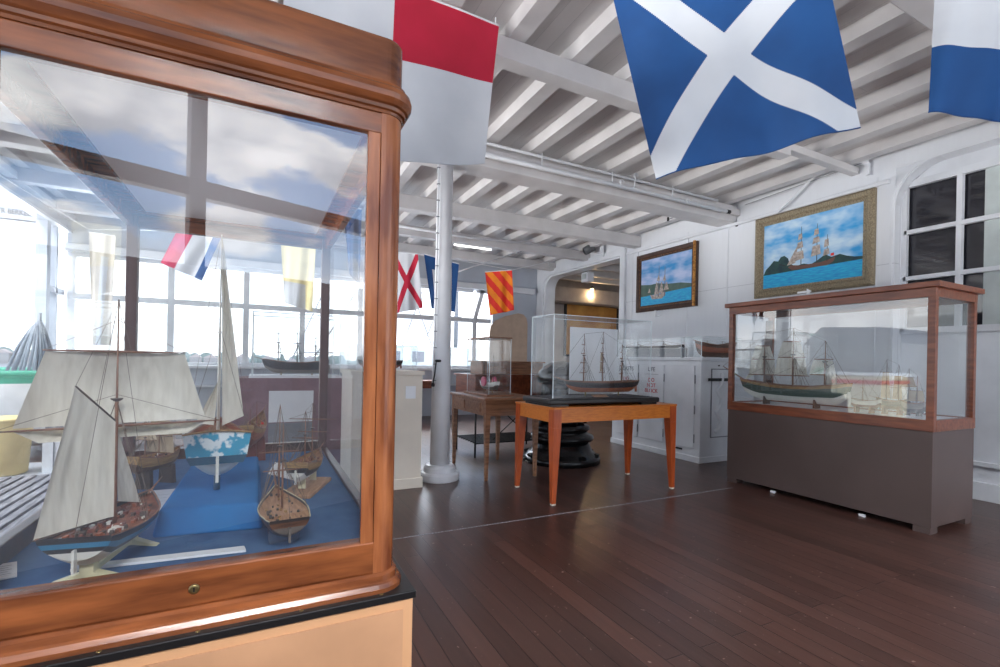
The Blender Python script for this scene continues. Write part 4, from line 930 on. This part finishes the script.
# ================================================================== PAINTINGS
def painting(name, label, y0, y1, z0, z1, fw_, fmat, sky, tilt=0.03):
    r = thing(name, label, 'painting', (XW-.03, (y0+y1)/2, z0))
    X = XW-.035
    # frame: mitred with stepped profile
    prof = [(0, .0), (0, .035), (fw_*.2, .05), (fw_*.55, .045), (fw_*.75, .025), (fw_, .022), (fw_, .0)]
    m = MB()
    C = [((y0, z0), (1, 1)), ((y1, z0), (-1, 1)), ((y1, z1), (-1, -1)), ((y0, z1), (1, -1))]
    V = [[m.bm.verts.new((X+.03-o_[1], c[0]+d[0]*o_[0], c[1]+d[1]*o_[0])) for o_ in prof] for c, d in C]
    for i in range(4):
        j = (i+1) % 4
        for q in range(len(prof)-1): m.bm.faces.new([V[i][q], V[j][q], V[j][q+1], V[i][q+1]])
    fo = m.build('frame', M[fmat], r)
    # beading
    bd = MB(); o_ = fw_*.72
    yy = y0+o_
    n = int((y1-y0-2*o_)/.022)
    for q in range(n+1):
        for zz in (z0+o_, z1-o_): bd.box(X, X+.012, y0+o_+q*.022-.005, y0+o_+q*.022+.005, zz-.005, zz+.005)
    n = int((z1-z0-2*o_)/.022)
    for q in range(n+1):
        for yy in (y0+o_, y1-o_): bd.box(X, X+.012, yy-.005, yy+.005, z0+o_+q*.022-.005, z0+o_+q*.022+.005)
    bd.build('beading', M['gold2'] if fmat != 'gold' else M['gold'], fo)
    cw = (y0+fw_, y1-fw_, z0+fw_, z1-fw_)
    MB().box(X+.012, X+.03, *cw).build('canvas', M[sky], r)
    def q(a, b, lay): return (X+.0118-lay*.0004, cw[1]+(cw[0]-cw[1])*a, cw[2]+(cw[3]-cw[2])*b)   # a from viewer's left
    def shape(pts, mat, lay, nm):
        m = MB(); m.face([q(a, b, lay) for a, b in pts]); return m.build(nm, M[mat], r)
    return r, q, shape
# near painting
y1 = onX(754.2, 260, 5.55).y; y0 = onX(873.8, 240, 5.55).y
r, q, shape = painting('seascape_painting', 'painting of a three-masted ship off a dark headland in a wide dull gold frame', y0, y1, 2.0, 2.995, .11, 'gold', 'skyblue')
shape([(0, 0), (1, 0), (1, .235), (0, .215)], 'seablue', 1, 'painted_sea')
pts = [(0, .21), (.03, .30), (.08, .36), (.12, .42), (.17, .40), (.2, .46), (.24, .47), (.28, .42), (.30, .34), (.36, .28), (.45, .3), (.52, .27), (.58, .31), (.66, .38), (.72, .33), (.8, .35), (.86, .31), (.93, .28), (1, .27), (1, .23), (.5, .22)]
shape(pts, 'pmount', 2, 'painted_headland')
shape([(.28, .28), (.33, .23), (.68, .22), (.74, .26), (.76, .33), (.70, .30), (.62, .28), (.42, .28), (.31, .31)], 'phull', 3, 'painted_hull')
m = MB()
for a, lo, hi in ((.42, .28, .86), (.58, .28, .85), (.68, .28, .66)):
    m.face([q(a-.004, lo, 4), q(a+.004, lo, 4), q(a+.002, hi, 4), q(a-.002, hi, 4)])
m.face([q(.26, .30, 4), q(.26, .312, 4), q(.18, .36, 4), q(.18, .35, 4)])
m.build('painted_masts', M['pdark'], r)
m = MB()
for a, w_, zs in ((.41, .05, (.36, .5, .53, .64, .66, .76)), (.575, .055, (.38, .54, .56, .66, .68, .78)), (.675, .035, (.36, .46, .48, .6))):
    for i in range(0, len(zs), 2):
        w0 = w_*(1-i*.12); m.face([q(a-w0, zs[i], 5), q(a+w0*.8, zs[i]+.02, 5), q(a+w0*.6, zs[i+1], 5), q(a-w0*.7, zs[i+1]-.01, 5)])
m.face([q(.27, .31, 5), q(.36, .33, 5), q(.385, .60, 5)])
m.build('painted_sails', M['psail'], r)
m = MB(); m.face([q(.715, .345, 6), (q(.745, .345, 6)), q(.745, .385, 6), q(.715, .38, 6)]); m.build('painted_ensign', M['fscarlet'], r)
MB().face([(0, 0, 0), (0, 1, 0), (1, 0, 0)])
# far painting
y1 = onX(635.8, 280, 5.55).y; y0 = onX(696.2, 270, 5.55).y
r, q, shape = painting('seascape_painting', 'painting of a small white ship by green hills in a walnut and gilt frame', y0, y1, 1.995, 2.93, .10, 'framedark', 'skyblue2')
shape([(0, 0), (1, 0), (1, .26), (0, .20)], 'seablue', 1, 'painted_sea')
shape([(0, .20), (0, .47), (.2, .44), (.35, .45), (.55, .40), (.8, .38), (1, .33), (1, .26)], 'phill', 2, 'painted_hills')
shape([(.2, .22), (.24, .12), (.45, .11), (.52, .2), (.5, .24), (.35, .19)], 'psail', 3, 'painted_hull')
m = MB()
for a, hi in ((.38, .82), (.50, .78)): m.face([q(a-.008, .15, 4), q(a+.008, .15, 4), q(a+.004, hi, 4), q(a-.004, hi, 4)])
m.build('painted_masts', M['pmauve'], r)
m = MB()
for a, lo, hi, w_ in ((.33, .2, .48, .05), (.43, .22, .46, .05), (.53, .28, .44, .05), (.18, .27, .36, .03), (.37, .5, .62, .035), (.49, .48, .6, .035)): m.face([q(a-w_, lo, 5), q(a+w_, lo, 5), q(a+w_*.3, hi, 5), q(a, hi, 5)])
m.build('painted_sails', M['psail'], r)
# gilt outer slip on the near side of the far frame
m = MB().box(XW-.09, XW-.06, y0+.0, y0+.028, 1.995, 2.93); m.build('gilt_edge', M['gold2'], r)
for lb, (u, v) in (('short white hook plate under the walnut framed painting', (655, 313)),):
    p = onX(u, v, 5.5); m = MB().box(XW-.10, XW-.085, p.y-.015, p.y+.015, 1.90, 1.99).box(XW-.10, XW-.001, p.y-.01, p.y+.01, 1.90, 1.915)
    tag(m.build('hook_plate', M['card']), lb, 'hook')
# picture wires
for (y_, z0_, lb) in ((onX(636, 240, XW).y-.08, 2.93, 'picture wire above the left end of the walnut framed painting'), (onX(696, 240, XW).y+.12, 2.93, 'picture wire above the right end of the walnut framed painting')):
    tag(MB().tube([(XW-.02, y_, z0_), (XW-.012, y_, 3.02)], .003, 5).build('picture_wire', M['greypaint']), lb, 'wire')

# next room: lit picture and fittings
a = onY(567, 300, 9.85); b = onY(617, 306, 9.85)
r = thing('framed_chart', 'amber lit picture in a thin black frame in the room beyond the arch', 'picture', ((a.x+b.x)/2, 9.85, 1.5))
zt = a.z
MB().box(a.x, b.x, 9.86, 9.885, 1.35, zt).build('canvas', M['amber'], r)
MB().box(a.x-.05, a.x, 9.84, 9.89, 1.30, zt+.05).box(b.x, b.x+.05, 9.84, 9.89, 1.30, zt+.05).box(a.x, b.x, 9.84, 9.89, zt, zt+.05).box(a.x, b.x, 9.84, 9.89, 1.30, 1.35).build('frame', M['black'], r)
p = onY(592, 291, 9.5); r = thing('picture_lamp', 'small glowing warm lamp above the amber picture', 'lamp', (p.x, 9.5, p.z))
MB().lathe([(.045, .06), (.03, .10), (.012, .12), (.012, 2.59-p.z+.0)] if 2.59 > p.z+.13 else [(.05, .06), (.03, .1), (.012, .12)], (p.x, 9.5, p.z), 14).build('shade', M['black'], r)
MB().lathe([(.005, 0), (.03, .015), (.04, .04), (.02, .062)], (p.x, 9.5, p.z), 14).build('bulb', M['lamp'], r)
l = bpy.data.lights.new('picture_light', 'POINT'); l.energy = 7; l.color = (1, .72, .38); l.shadow_soft_size = .06; lo = bpy.data.objects.new('picture_light', l); lo.location = (p.x, 9.5, p.z-.1); COL.objects.link(lo)
l = bpy.data.lights.new('room_light', 'AREA'); l.energy = 7; l.size = 1.5; l.color = (1, .93, .86); lo = bpy.data.objects.new('room_light', l); lo.location = (7.4, 8.0, 3.05); COL.objects.link(lo)
# track light with white box, security camera, fluorescent
p = onX(588, 277, 6.0); r = thing('spotlight', 'white boxy spotlight hanging in the arch below its rail', 'spotlight', tuple(p))
MB().box(p.x-.09, p.x+.07, p.y-.11, p.y+.11, p.z-.11, p.z+.09).build('housing', M['white'], r, bevel=.01)
MB().box(p.x-.105, p.x-.09, p.y-.06, p.y+.06, p.z-.05, p.z+.05).build('lens_hood', M['shade'], r)
MB().tube([(p.x, p.y, p.z+.07), (p.x, p.y, 3.10)], .012).box(p.x-.02, p.x+.02, p.y-1.3, p.y+.1, 3.08, 3.102).build('rail', M['white'], r)
p = Vector((XW-.22, onX(590, 250, XW-.22).y, onX(590, 250, XW-.22).z)); r = thing('security_camera', 'grey cylindrical security camera on a white bracket above the arch', 'camera', tuple(p))
MB().tube([p+Vector((.05, -.04, .06)), p+Vector((-.09, .05, -.03))], [.08, .075], 16).build('body', M['camgrey'], r)
MB().tube([p+Vector((-.085, .047, -.027)), p+Vector((-.10, .055, -.035))], [.07, .05], 16).build('lens', M['rubber'], r)
MB().tube([p+Vector((.0, 0, -.04)), p+Vector((.08, -.06, -.08)), (XW-.06, p.y-.15, p.z-.08)], .011).build('arm', M['white'], r)
MB().box(XW-.075, XW-.052, p.y-.20, p.y-.10, p.z-.14, p.z+.16).build('bracket', M['white'], r, bevel=.003)
p0 = onY(452, 249, 7.85); p1 = onY(493, 255, 7.85)
r = thing('fluorescent_light', 'slim lit fluorescent batten on the ceiling beyond the column', 'light', ((p0.x+p1.x)/2, 7.85, 3.16))
MB().box(p0.x, p1.x, 7.80, 7.90, 3.20, 3.26).build('batten', M['white'], r, bevel=.004)
MB().tube([(p0.x+.04, 7.85, 3.18), (p1.x-.04, 7.85, 3.18)], .019, 12).build('tube', M['tube'], r)
# pipes along the big beam and other lines
def pipe(lb, pts, rad, mat='white', name='pipe', clips=()):
    r = thing(name, lb, 'pipe', tuple(pts[0])); MB().tube(pts, rad, 10).build('run', M[mat], r)
    return r
r = pipe('upper white conduit pipe running along the big ceiling beam', [(.4, 4.12, 3.22), (XW-.5, 4.12, 3.22)], .014)
r = pipe('lower white sprinkler pipe running along the big ceiling beam', [(.4, 4.10, 3.10), (XW-.35, 4.10, 3.10)], .022)
MB().tube([(XW-.36, 4.10, 3.10), (XW-.30, 4.10, 3.10)], .024, 10).build('black_end', M['rubber'], r)
for x in (1.6, 2.5, 3.4, 4.3):
    m = MB().tube([(x, 4.10, 3.12), (x, 4.10, 3.25)], .006, 6); m.build('hanger', M['white'], r)
r = pipe('thin white pipe crossing diagonally above the small flags', [onY(398, 226, 7.3), onY(470, 238, 7.3), onY(556, 246, 7.3)], .02)
r = pipe('white pipe sloping down to the small orange flag', [(3.9, 7.0, 3.0), onY(472, 267, 6.9), onY(458, 272, 6.9)], .012)
for i, (u, v) in enumerate(((622, 182), (688, 201), (636, 176))):
    p = onY(u, v, 4.05)
    a_ = [(p.x+.028*math.cos(t*PI/5), 4.05, p.z+.028*math.sin(t*PI/5)) for t in range(0, 9)]
    m = MB().tube(a_, .006, 6).tube([(p.x, 4.05, p.z+.03), (p.x, 4.08, 3.10)], .006, 6)
    tag(m.build('ceiling_hook', M['white']), ['white ring hook under the big beam left of the blue flag corner', 'white ring hook under the big beam nearest the wall', 'white hook just under the lower left corner of the blue crossed flag'][i], 'hook')
# small flags line rods & poles stored under the roof
def rod(lb, a, b, rad, mat, cat='rod', name='rod'):
    tag(MB().tube([a, b], rad, 8).build(name, M[mat]), lb, cat)
rod('thin dark rod with black end below the big beam', onX(667, 220, 5.1), onX(698, 208, 5.1), .007, 'greypaint')
rod('dark boat hook pole tucked under the roof above the gold framed painting', onX(764, 190, 5.45), onX(808, 171, 5.45), .010, 'greypaint', 'pole', 'boat_hook')
rod('white diagonal brace rod above the gold framed painting', onX(778, 212, 5.5), onX(820, 170, 5.5), .016, 'white')
rod('thin dark wire stretched under the roof by the far right bracket', onX(745, 205, 5.5), onX(862, 163, 5.5), .004, 'greypaint', 'wire', 'wire')
m = MB().bar(onX(818, 150, 5.3), onX(868, 163, 5.55), .03, .05).bar(onX(868, 163, 5.55), onX(868, 175, 5.55), .03, .03, (0, 1, 0))
tag(m.build('roof_bracket', M['white']), 'white angled roof bracket left of the rounded window recess', 'bracket')
for i, (u, v, X_) in enumerate(((597, 190.5, 3.6), (668, 221, 5.05))):
    p = onX(u, v, X_); tag(MB().tube([p, p+Vector((0, 0, .05))], .014, 8).build('rubber_tip', M['rubber']), ['black rubber tip hanging under the ceiling near the middle', 'black rubber end on the thin dark rod'][i], 'tip')
p = onX(737, 225, XW); tag(MB().tube([(XW-.02, p.y, p.z), (XW, p.y, p.z)], .022, 14).build('porthole_plug', M['rubber']), 'round black plug in the white wall between the two paintings', 'plug')
p = onX(530, 272, 5.3)

# ================================================================== FLAGS
def flag(name, label, P, mats, pat, n=40, wave=.03, freq=2.2, sag=.04, cord=0, group=None, seed=0):
    """P: tl, tr, br, bl"""
    tl, tr, br, bl = map(Vector, P); nrm = (tr-tl).cross(bl-tl).normalized()
    r = thing(name, label, 'flag', tuple(tl), 0, group)
    def fn(s, t):
        p = tl.lerp(tr, s).lerp(bl.lerp(br, s), t)
        w = wave*(.3+t)*(math.sin(freq*2*PI*s+seed+t*1.5)+.5*math.sin(freq*3.7*s*PI+2*t+seed))
        return p+nrm*w+Vector((0, 0, -sag*t*math.sin(PI*s)))
    m = MB(); m.grid(fn, n, n, lambda s, t: pat(s, t)); m.build('cloth', [M[x] for x in mats], r)
    h = MB(); h.tube([fn(s/n, 0) for s in range(0, n+1, 2)], .006, 6); h.build('heading', M['fwhitem'], r)
    if cord:
        for q_ in (.02, .98):
            p_ = fn(q_, 0); MB().tube([p_, (p_.x, p_.y, cord)], .004, 5).build('cord', M['card'], r)
    h = MB(); h.tube([fn(s/n, 1) for s in range(0, n+1, 1)], .003, 4); h.build('hem', M[mats[pat(.5, .99)]], r)
    return r
# U: quartered red and white
a = onY(283, -30, 2.62); b = onY(499, -30, 2.62); z = 3.2
flag('signal_flag', 'large quartered red and white signal flag hanging over the mahogany case', [(a.x, 2.64, 3.22), (b.x+.02, 2.64, 3.22), tuple(onY(485, 163, 2.62)), (a.x+.02, 2.62, 2.20)], ('fwhite', 'fred'),
     lambda s, t: 1 if (s > .47) == (t < .42) else 0, 60, .012, 1.2, .03, cord=3.262)
flag('signal_flag', 'large blue signal flag with a white diagonal cross near the ceiling', [tuple(dep(603, -45, 2.25)), tuple(dep(822, -45, 1.98)), tuple(dep(861, 127, 1.98)), tuple(dep(656, 178, 2.2))], ('fblue', 'fwhite'),
     lambda s, t: 1 if min(abs(s-t), abs(s+t-1)) < .105 else 0, 150, .018, 1.6, .0, seed=1, cord=3.265)
flag('signal_flag', 'large white over blue signal flag at the top right corner', [tuple(dep(938, -60, 2.0)), tuple(dep(1120, -75, 1.7)), tuple(dep(1105, 125, 1.7)), tuple(dep(928, 114, 2.0))], ('fblue', 'fwhite'),
     lambda s, t: 0 if t > .62 or t < .1 else 1, 60, .018, 1.8, .0, seed=2, cord=3.265)
def sm(lbl, px, k, mats, pat, **kw):
    flag('signal_flag', lbl, [tuple(dep(u, v, k)) for u, v in px], mats, pat, kw.pop('n', 40), .02, 1.5, .0, **kw)
sm('small white signal flag with red cross beside the wooden case post', [(392, 252), (418, 254), (423, 308), (396, 313)], 6.2, ('fwhite', 'fred'), lambda s, t: 1 if min(abs(s-t), abs(s+t-1)) < .11 else 0, n=60)
sm('small blue bordered white signal flag behind the white column', [(424, 254), (459, 264), (455, 312), (431, 308)], 6.6, ('fblue', 'fwhite'), lambda s, t: 0 if (s < .2 or s > .8 or t < .24 or t > .76) else 1)
sm('small orange and red diagonal striped signal flag right of the column', [(485, 272), (512, 270), (514, 310), (490, 315)], 6.8, ('forange', 'fscarlet'), lambda s, t: int((s*1.0-t*1.1+3)*4) % 2, n=80)
sm('tilted rose white and blue signal flag seen through the mahogany case', [(177, 231), (222, 236), (203, 281), (158, 262)], 5.4, ('fpink', 'fwhite', 'fblue'), lambda s, t: 0 if s < .38 else (1 if s < .8 else 2))
sm('pale yellow signal flag seen through the mahogany case', [(281, 244), (316, 244), (313, 312), (283, 302)], 5.6, ('fyellow', 'fwhite'), lambda s, t: 1 if (s < .7 and t > .62) else 0)
sm('beige signal flag with white slash seen at the left through the mahogany case', [(89, 232), (116, 236), (112, 345), (90, 345)], 6.0, ('fbeige', 'fwhite'), lambda s, t: 1 if abs(s-.5+.25*(t-.6)) < .12 and t > .2 else 0)
sm('navy signal flag seen through the mahogany case near its right post', [(343, 205), (362, 209), (360, 286), (348, 272)], 5.0, ('fnavy', 'fblue'), lambda s, t: 0 if s > .4 else 1)
tag(MB().tube([(-2.585, 5.2, 3.0), dep(88, 229, 6.0), dep(177, 231, 5.4), dep(282, 243, 5.6), dep(392, 252, 6.2), dep(424, 254, 6.6), dep(512, 270, 6.8), dep(548, 262, 8.2), (XW-.03, 8.75, 3.20)], .005, 5).build('flag_line', M['card']), 'thin white line carrying the small signal flags across the deck', 'line')

# ================================================================== OUTSIDE ON THE LEFT DECK
m = MB()
x = -2.05
mt = thing('slatted_mat', 'weathered grey slatted deck mat at the left outside the case', 'mat', (-1.5, 4.3, 0))
slm = MB()
for i in range(15): slm.box(-2.10+i*.085, -2.10+i*.085+.055, 2.2, 5.75, .012, .032)
slm.build('slats', M['greywood'], mt)
slm = MB()
for y in (2.3, 3.1, 4.0, 4.9, 5.65): slm.box(-2.10, -.87, y-.03, y+.03, 0, .012)
slm.build('cross_batten', M['greypaint'], mt)
tag(MB().box(-5.1, -.85, 5.85, 6.55, 0, .006).build('deck_sheet', M['deckgrey']), 'pale grey deck sheet in front of the white lifeboat', 'sheet')
# lifeboat
r = ship('lifeboat', 'white clinker lifeboat with sea green gunwale lying on the left deck', (-1.0, 7.35, .06), (-4.6, 7.35, .06), 1.5, .86,
         [('hull_bottom', 0, .9, 'boatwhite'), ('gunwale_band', .9, 1, 'green')], 'boatwhite', [], st=.55, sh_s=.04, sh_b=.25, z0=0, stand='block', standmat='greywood', sprit=0, clutter=0, railmat='green', flare=.35, category='boat')
r = thing('yellow_bin', 'pale yellow round plastic bin by the lifeboat', 'bin', (-2.08, 5.98, 0))
MB().lathe([(.13, .006), (.15, .02), (.185, .50), (.185, .52)], (-2.09, 6.02, 0), 28).build('tub', M['yellowbin'], r)
MB().lathe([(.185, .50), (.2, .505), (.2, .53), (.18, .535)], (-2.09, 6.02, 0), 28).build('rim', M['yellowbin'], r)
a = onZ(44, 483, 0); b = onZ(66, 480, 0)
r = thing('louvre_panel', 'narrow white post panel with two grey louvres beside the slatted mat', 'panel', tuple((a+b)/2))
yy = 5.95; xa = onY(42, 450, yy).x; xb = onY(67, 450, yy).x
MB().box(xa, xb, yy, yy+.06, .0, .64).build('board', M['boatwhite'], r, bevel=.004)
for s0, s1 in ((.12, .42), (.52, .84)): MB().box(xa+(xb-xa)*s0, xa+(xb-xa)*s1, yy-.006, yy, .34, .58).build('louvre', M['greypaint'], r)
MB().box(xa+(xb-xa)*.45, xa+(xb-xa)*.49, yy-.01, yy, 0, .64).build('centre_seam', M['greypaint'], r)
# rope bundle
p = onY(37, 370, 7.3)
r = thing('rope_bundle', 'grey bundled rope hank hanging above the lifeboat gunwale', 'rope', (p.x, 7.3, .9))
m = MB()
for i in range(26):
    a_ = i*2*PI/26; rr_ = .13+.02*math.sin(i*3)
    m.tube([(p.x+.02, 7.3, 1.50), (p.x+.05*math.cos(a_), 7.3+.05*math.sin(a_), 1.43), (p.x-.02+rr_*math.cos(a_), 7.3+rr_*.8*math.sin(a_), 1.2), (p.x-.05+rr_*1.4*math.cos(a_), 7.3+rr_*math.sin(a_), .93)], .016, 5)
m.build('strands', M['greyrope'], r)
MB().tube([(p.x+.02, 7.3, 1.46), (p.x+.02, 7.3, 1.60)], .014).build('loop', M['greypaint'], r)
MB().tube([(p.x-.05, 7.3, .3), (p.x, 7.3, 1.2)], .02).build('stake', M['greywood'], r)
# nameboard on the outer canopy
a = onX(-30, 222, -3.3); 
yb = 9.6; q0_ = onY(-30, 218, yb); q1_ = onY(47, 218, yb)
r = thing('nameboard', 'white nameboard reading STR BERKELEY hanging outside at the far left', 'sign', ((q0_.x+q1_.x)/2, yb, q1_.z))
zb0 = onY(20, 221, yb).z; zb1 = onY(20, 196, yb).z
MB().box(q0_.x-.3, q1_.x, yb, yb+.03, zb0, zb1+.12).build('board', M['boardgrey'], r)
MB().box(q0_.x-.3, q1_.x, yb-.01, yb+.04, zb1+.12, zb1+.17).build('green_edge', M['green'], r)
MB().box(q0_.x-.3, q1_.x, yb-.005, yb, zb0+.0, zb0+.02).build('rule', M['black'], r)
xt = onY(18, 212, yb).x
text('STR BERKELEY', 'lettering', M['black'], r, (xt-.02, yb-.004, onY(18, 212.5, yb).z), .105, (PI/2, 0, 0), .001, 'CENTER', .74)
text('Nat', 'small_lettering', M['black'], r, (onY(24, 205, yb).x, yb-.004, onY(24, 206, yb).z), .07, (PI/2, 0, 0), .001)
for x in (q0_.x, q1_.x-.1): MB().tube([(x, yb+.015, zb1+.1), (x, yb+.015, 3.5)], .015).build('hanger', M['white'], r)

# harbour
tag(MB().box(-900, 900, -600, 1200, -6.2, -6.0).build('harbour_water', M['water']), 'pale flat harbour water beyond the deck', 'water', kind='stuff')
rnd = random.Random(4)
m = MB()
def shore(u): return dep(u, 351+.04*(u-20), 1).normalized()
def blob(m, c, rx, rz):
    m.lathe([(rx*.5, 0), (rx, rz*.3), (rx*.9, rz*.65), (rx*.5, rz*.92), (rx*.1, rz)], c, 8)
for i in range(240):
    th = TH+math.radians(-62+i*.39+rnd.uniform(-.2, .2)); D_ = 420+rnd.uniform(-10, 60)
    blob(m, (D_*math.sin(th), D_*math.cos(th), -6), rnd.uniform(2, 6), rnd.uniform(4, 10))
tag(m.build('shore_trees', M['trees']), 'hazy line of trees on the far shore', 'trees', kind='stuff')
HL = []
for i, u in enumerate((3, 24, 181, 196, 211, 228, 243, 268, 292, 310, 402, 416, 430, 460)):
    a_ = ray(u, 355); th = math.atan2(a_.x, a_.y); D_ = 400; w_ = rnd.uniform(6, 9); h_ = rnd.uniform(4, 7)
    c_ = (D_*math.sin(th), D_*math.cos(th), -6)
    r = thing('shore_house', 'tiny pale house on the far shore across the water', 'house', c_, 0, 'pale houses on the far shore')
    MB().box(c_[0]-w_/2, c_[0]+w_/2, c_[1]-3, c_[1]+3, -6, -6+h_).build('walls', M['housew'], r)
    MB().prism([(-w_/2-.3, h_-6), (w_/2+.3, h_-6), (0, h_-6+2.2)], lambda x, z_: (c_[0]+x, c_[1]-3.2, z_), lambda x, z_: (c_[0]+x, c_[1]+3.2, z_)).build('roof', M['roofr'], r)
# moored vessel seen through far windows
r = thing('moored_ship', 'white moored vessel with rigging outside the far windows', 'ship', (4.5, 26, -6))
MB().box(2.0, 13, 26, 30, -6, .6).build('hull', M['boatwhite'], r)
MB().box(4.2, 12, 26.6, 29.5, .6, 1.9).build('deckhouse', M['shade'], r)
m = MB()
for x in (5.0, 6.4, 7.8, 9.4): m.box(x, x+.7, 26.58, 26.6, 1.0, 1.6)
m.build('cabin_window', M['greypaint'], r)
for x in (6.0, 11.0): MB().tube([(x, 28, 0), (x, 28, 14)], [.16, .08], 8).build('mast', M['greypaint'], r)
m = MB()
for x0_, z0_, x1_, z1_ in ((6, 12, 1.5, 1), (6, 10, 9.5, 1), (11, 12, 7, 1), (11, 12, 14, 1), (6, 3.6, 11, 3.8), (2, 1.4, 12, 1.5), (6, 7, 2.5, 1), (11, 8, 8.6, 2)): m.tube([(x0_, 27.6, z0_), (x1_, 27.0, z1_)], .03, 4)
m.build('rigging', M['greypaint'], r)
# quay shed and booth on the left (seen mirrored in the tall case)
r = thing('quay_shed', 'large grey shed on the quay mirrored in the tall case glass', 'building', (-17, 11.8, -6))
MB().box(-19, -15, 10.0, 13.6, -6, 2.2).build('walls', M['quay'], r)
MB().prism([(9.8, 2.2), (13.8, 2.2), (13.0, 3.0), (10.6, 2.9)], lambda y, z_: (-19.2, y, z_), lambda y, z_: (-14.8, y, z_)).build('roof', M['quayroof'], r)
r = thing('ticket_booth', 'cream booth with a red stripe on the quay beside the grey shed', 'booth', (-11, 9, -6))
MB().box(-12, -10.2, 8.5, 11.2, -6, .9).build('walls', M['boothcream'], r)
MB().box(-12.05, -10.15, 8.45, 11.25, .62, .74).build('stripe', M['boothred'], r)
MB().box(-12.1, -10.1, 8.4, 11.3, .9, 1.0).build('roof', M['boatwhite'], r)

# ================================================================== CAMERA, LIGHT, WORLD
cd = bpy.data.cameras.new('camera'); cam = bpy.data.objects.new('camera', cd); COL.objects.link(cam)
cd.sensor_width = 36; cd.sensor_fit = 'HORIZONTAL'; cd.lens = F*36/1000
cam.location = (0, 0, H)
fwd = Vector((math.sin(TH), math.cos(TH), 0)); rgt = Vector((math.cos(TH), -math.sin(TH), 0)); up = Vector((0, 0, 1))
c_, s_ = math.cos(RHO), math.sin(RHO)
R_ = rgt*c_+up*s_; U_ = up*c_-rgt*s_
cam.rotation_euler = Matrix((R_, U_, -fwd)).transposed().to_euler()
cd.shift_y = (361-333.5)/1000; cd.shift_x = 0
cd.clip_start = .02; cd.clip_end = 3000
SC.camera = cam

w = bpy.data.worlds.new('sky'); SC.world = w; w.use_nodes = True; nt = w.node_tree; nt.nodes.clear()
out = nt.nodes.new('ShaderNodeOutputWorld'); bg = nt.nodes.new('ShaderNodeBackground'); bg.inputs['Strength'].default_value = 2.2
tc = nt.nodes.new('ShaderNodeTexCoord'); sp = nt.nodes.new('ShaderNodeSeparateXYZ'); nt.links.new(tc.outputs['Generated'], sp.inputs[0])
gr = nt.nodes.new('ShaderNodeValToRGB'); nt.links.new(sp.outputs['Z'], gr.inputs['Fac'])
e0, e1 = gr.color_ramp.elements; e0.position = .0; e0.color = (.95, .97, 1, 1); e1.position = .55; e1.color = (.16, .30, .55, 1)
e2 = gr.color_ramp.elements.new(.08); e2.color = (.80, .88, .96, 1); e3 = gr.color_ramp.elements.new(.26); e3.color = (.26, .42, .68, 1)
mp = nt.nodes.new('ShaderNodeMapping'); mp.inputs['Scale'].default_value = (1, 1, 2.2); nt.links.new(tc.outputs['Generated'], mp.inputs['Vector'])
nz = nt.nodes.new('ShaderNodeTexNoise'); nz.inputs['Scale'].default_value = 4.2; nz.inputs['Detail'].default_value = 8; nz.inputs['Roughness'].default_value = .55; nt.links.new(mp.outputs['Vector'], nz.inputs['Vector'])
cr = nt.nodes.new('ShaderNodeValToRGB'); cr.color_ramp.elements[0].position = .45; cr.color_ramp.elements[1].position = .52
nt.links.new(nz.outputs['Fac'], cr.inputs['Fac'])
nz2 = nt.nodes.new('ShaderNodeTexNoise'); nz2.inputs['Scale'].default_value = 6; nz2.inputs['Detail'].default_value = 6; nt.links.new(mp.outputs['Vector'], nz2.inputs['Vector'])
cc = nt.nodes.new('ShaderNodeValToRGB'); cc.color_ramp.elements[0].position = .35; cc.color_ramp.elements[1].position = .65
cc.color_ramp.elements[0].color = (.48, .52, .58, 1); cc.color_ramp.elements[1].color = (1.25, 1.25, 1.25, 1); nt.links.new(nz2.outputs['Fac'], cc.inputs['Fac'])
mx = nt.nodes.new('ShaderNodeMix'); mx.data_type = 'RGBA'; nt.links.new(cr.outputs['Color'], mx.inputs[0]); nt.links.new(gr.outputs['Color'], mx.inputs[6]); nt.links.new(cc.outputs['Color'], mx.inputs[7])
nt.links.new(mx.outputs[2], bg.inputs['Color']); nt.links.new(bg.outputs[0], out.inputs['Surface'])

def area(name, loc, target, sx, sy, power, col=(1, 1, 1)):
    l = bpy.data.lights.new(name, 'AREA'); l.shape = 'RECTANGLE'; l.size = sx; l.size_y = sy; l.energy = power; l.color = col
    o = bpy.data.objects.new(name, l); o.location = loc
    o.rotation_euler = (Vector(target)-Vector(loc)).to_track_quat('-Z', 'Y').to_euler(); COL.objects.link(o); return o
area('daylight_left', (-6.5, 3.5, 9.5), (1, 4, 1.0), 9, 4, 1500, (.98, .99, 1))
area('daylight_rear', (1.0, -4.6, 8.5), (2.0, 2.0, .5), 6, 3, 500, (.98, .99, 1))
area('case_fill_rear', (-.2, -4.2, 5.1), (-.1, 1.6, .7), 2.2, 1.0, 400, (.98, .99, 1))  # extra lamp added behind the camera to brighten the big case's interior
area('daylight_far', (1.5, 14.5, 6.2), (2.2, 6, .6), 9, 3, 1500, (.98, .985, 1))
area('ceiling_fill_far', (1, 34, -4.2), (3, 5, 3.2), 24, 3, 6000, (1, .99, .97))  # this and the two below: added low lamps aimed up to fill the ceiling
area('ceiling_fill_left', (-24, 3.0, -4.5), (3, 5, 3.2), 26, 3, 7000, (1, .985, .96))
area('ceiling_fill_rear', (1.0, -20, -4.2), (3, 4, 3.2), 20, 3, 2600, (1, .985, .96))
SC.view_settings.view_transform = 'Standard'; SC.view_settings.look = 'None'; SC.view_settings.exposure = 0.60; SC.view_settings.gamma = 1.0
SC.cycles.max_bounces = 10; SC.cycles.diffuse_bounces = 5; SC.cycles.transparent_max_bounces = 24; SC.cycles.sample_clamp_indirect = 6; SC.cycles.caustics_reflective = False; SC.cycles.caustics_refractive = False
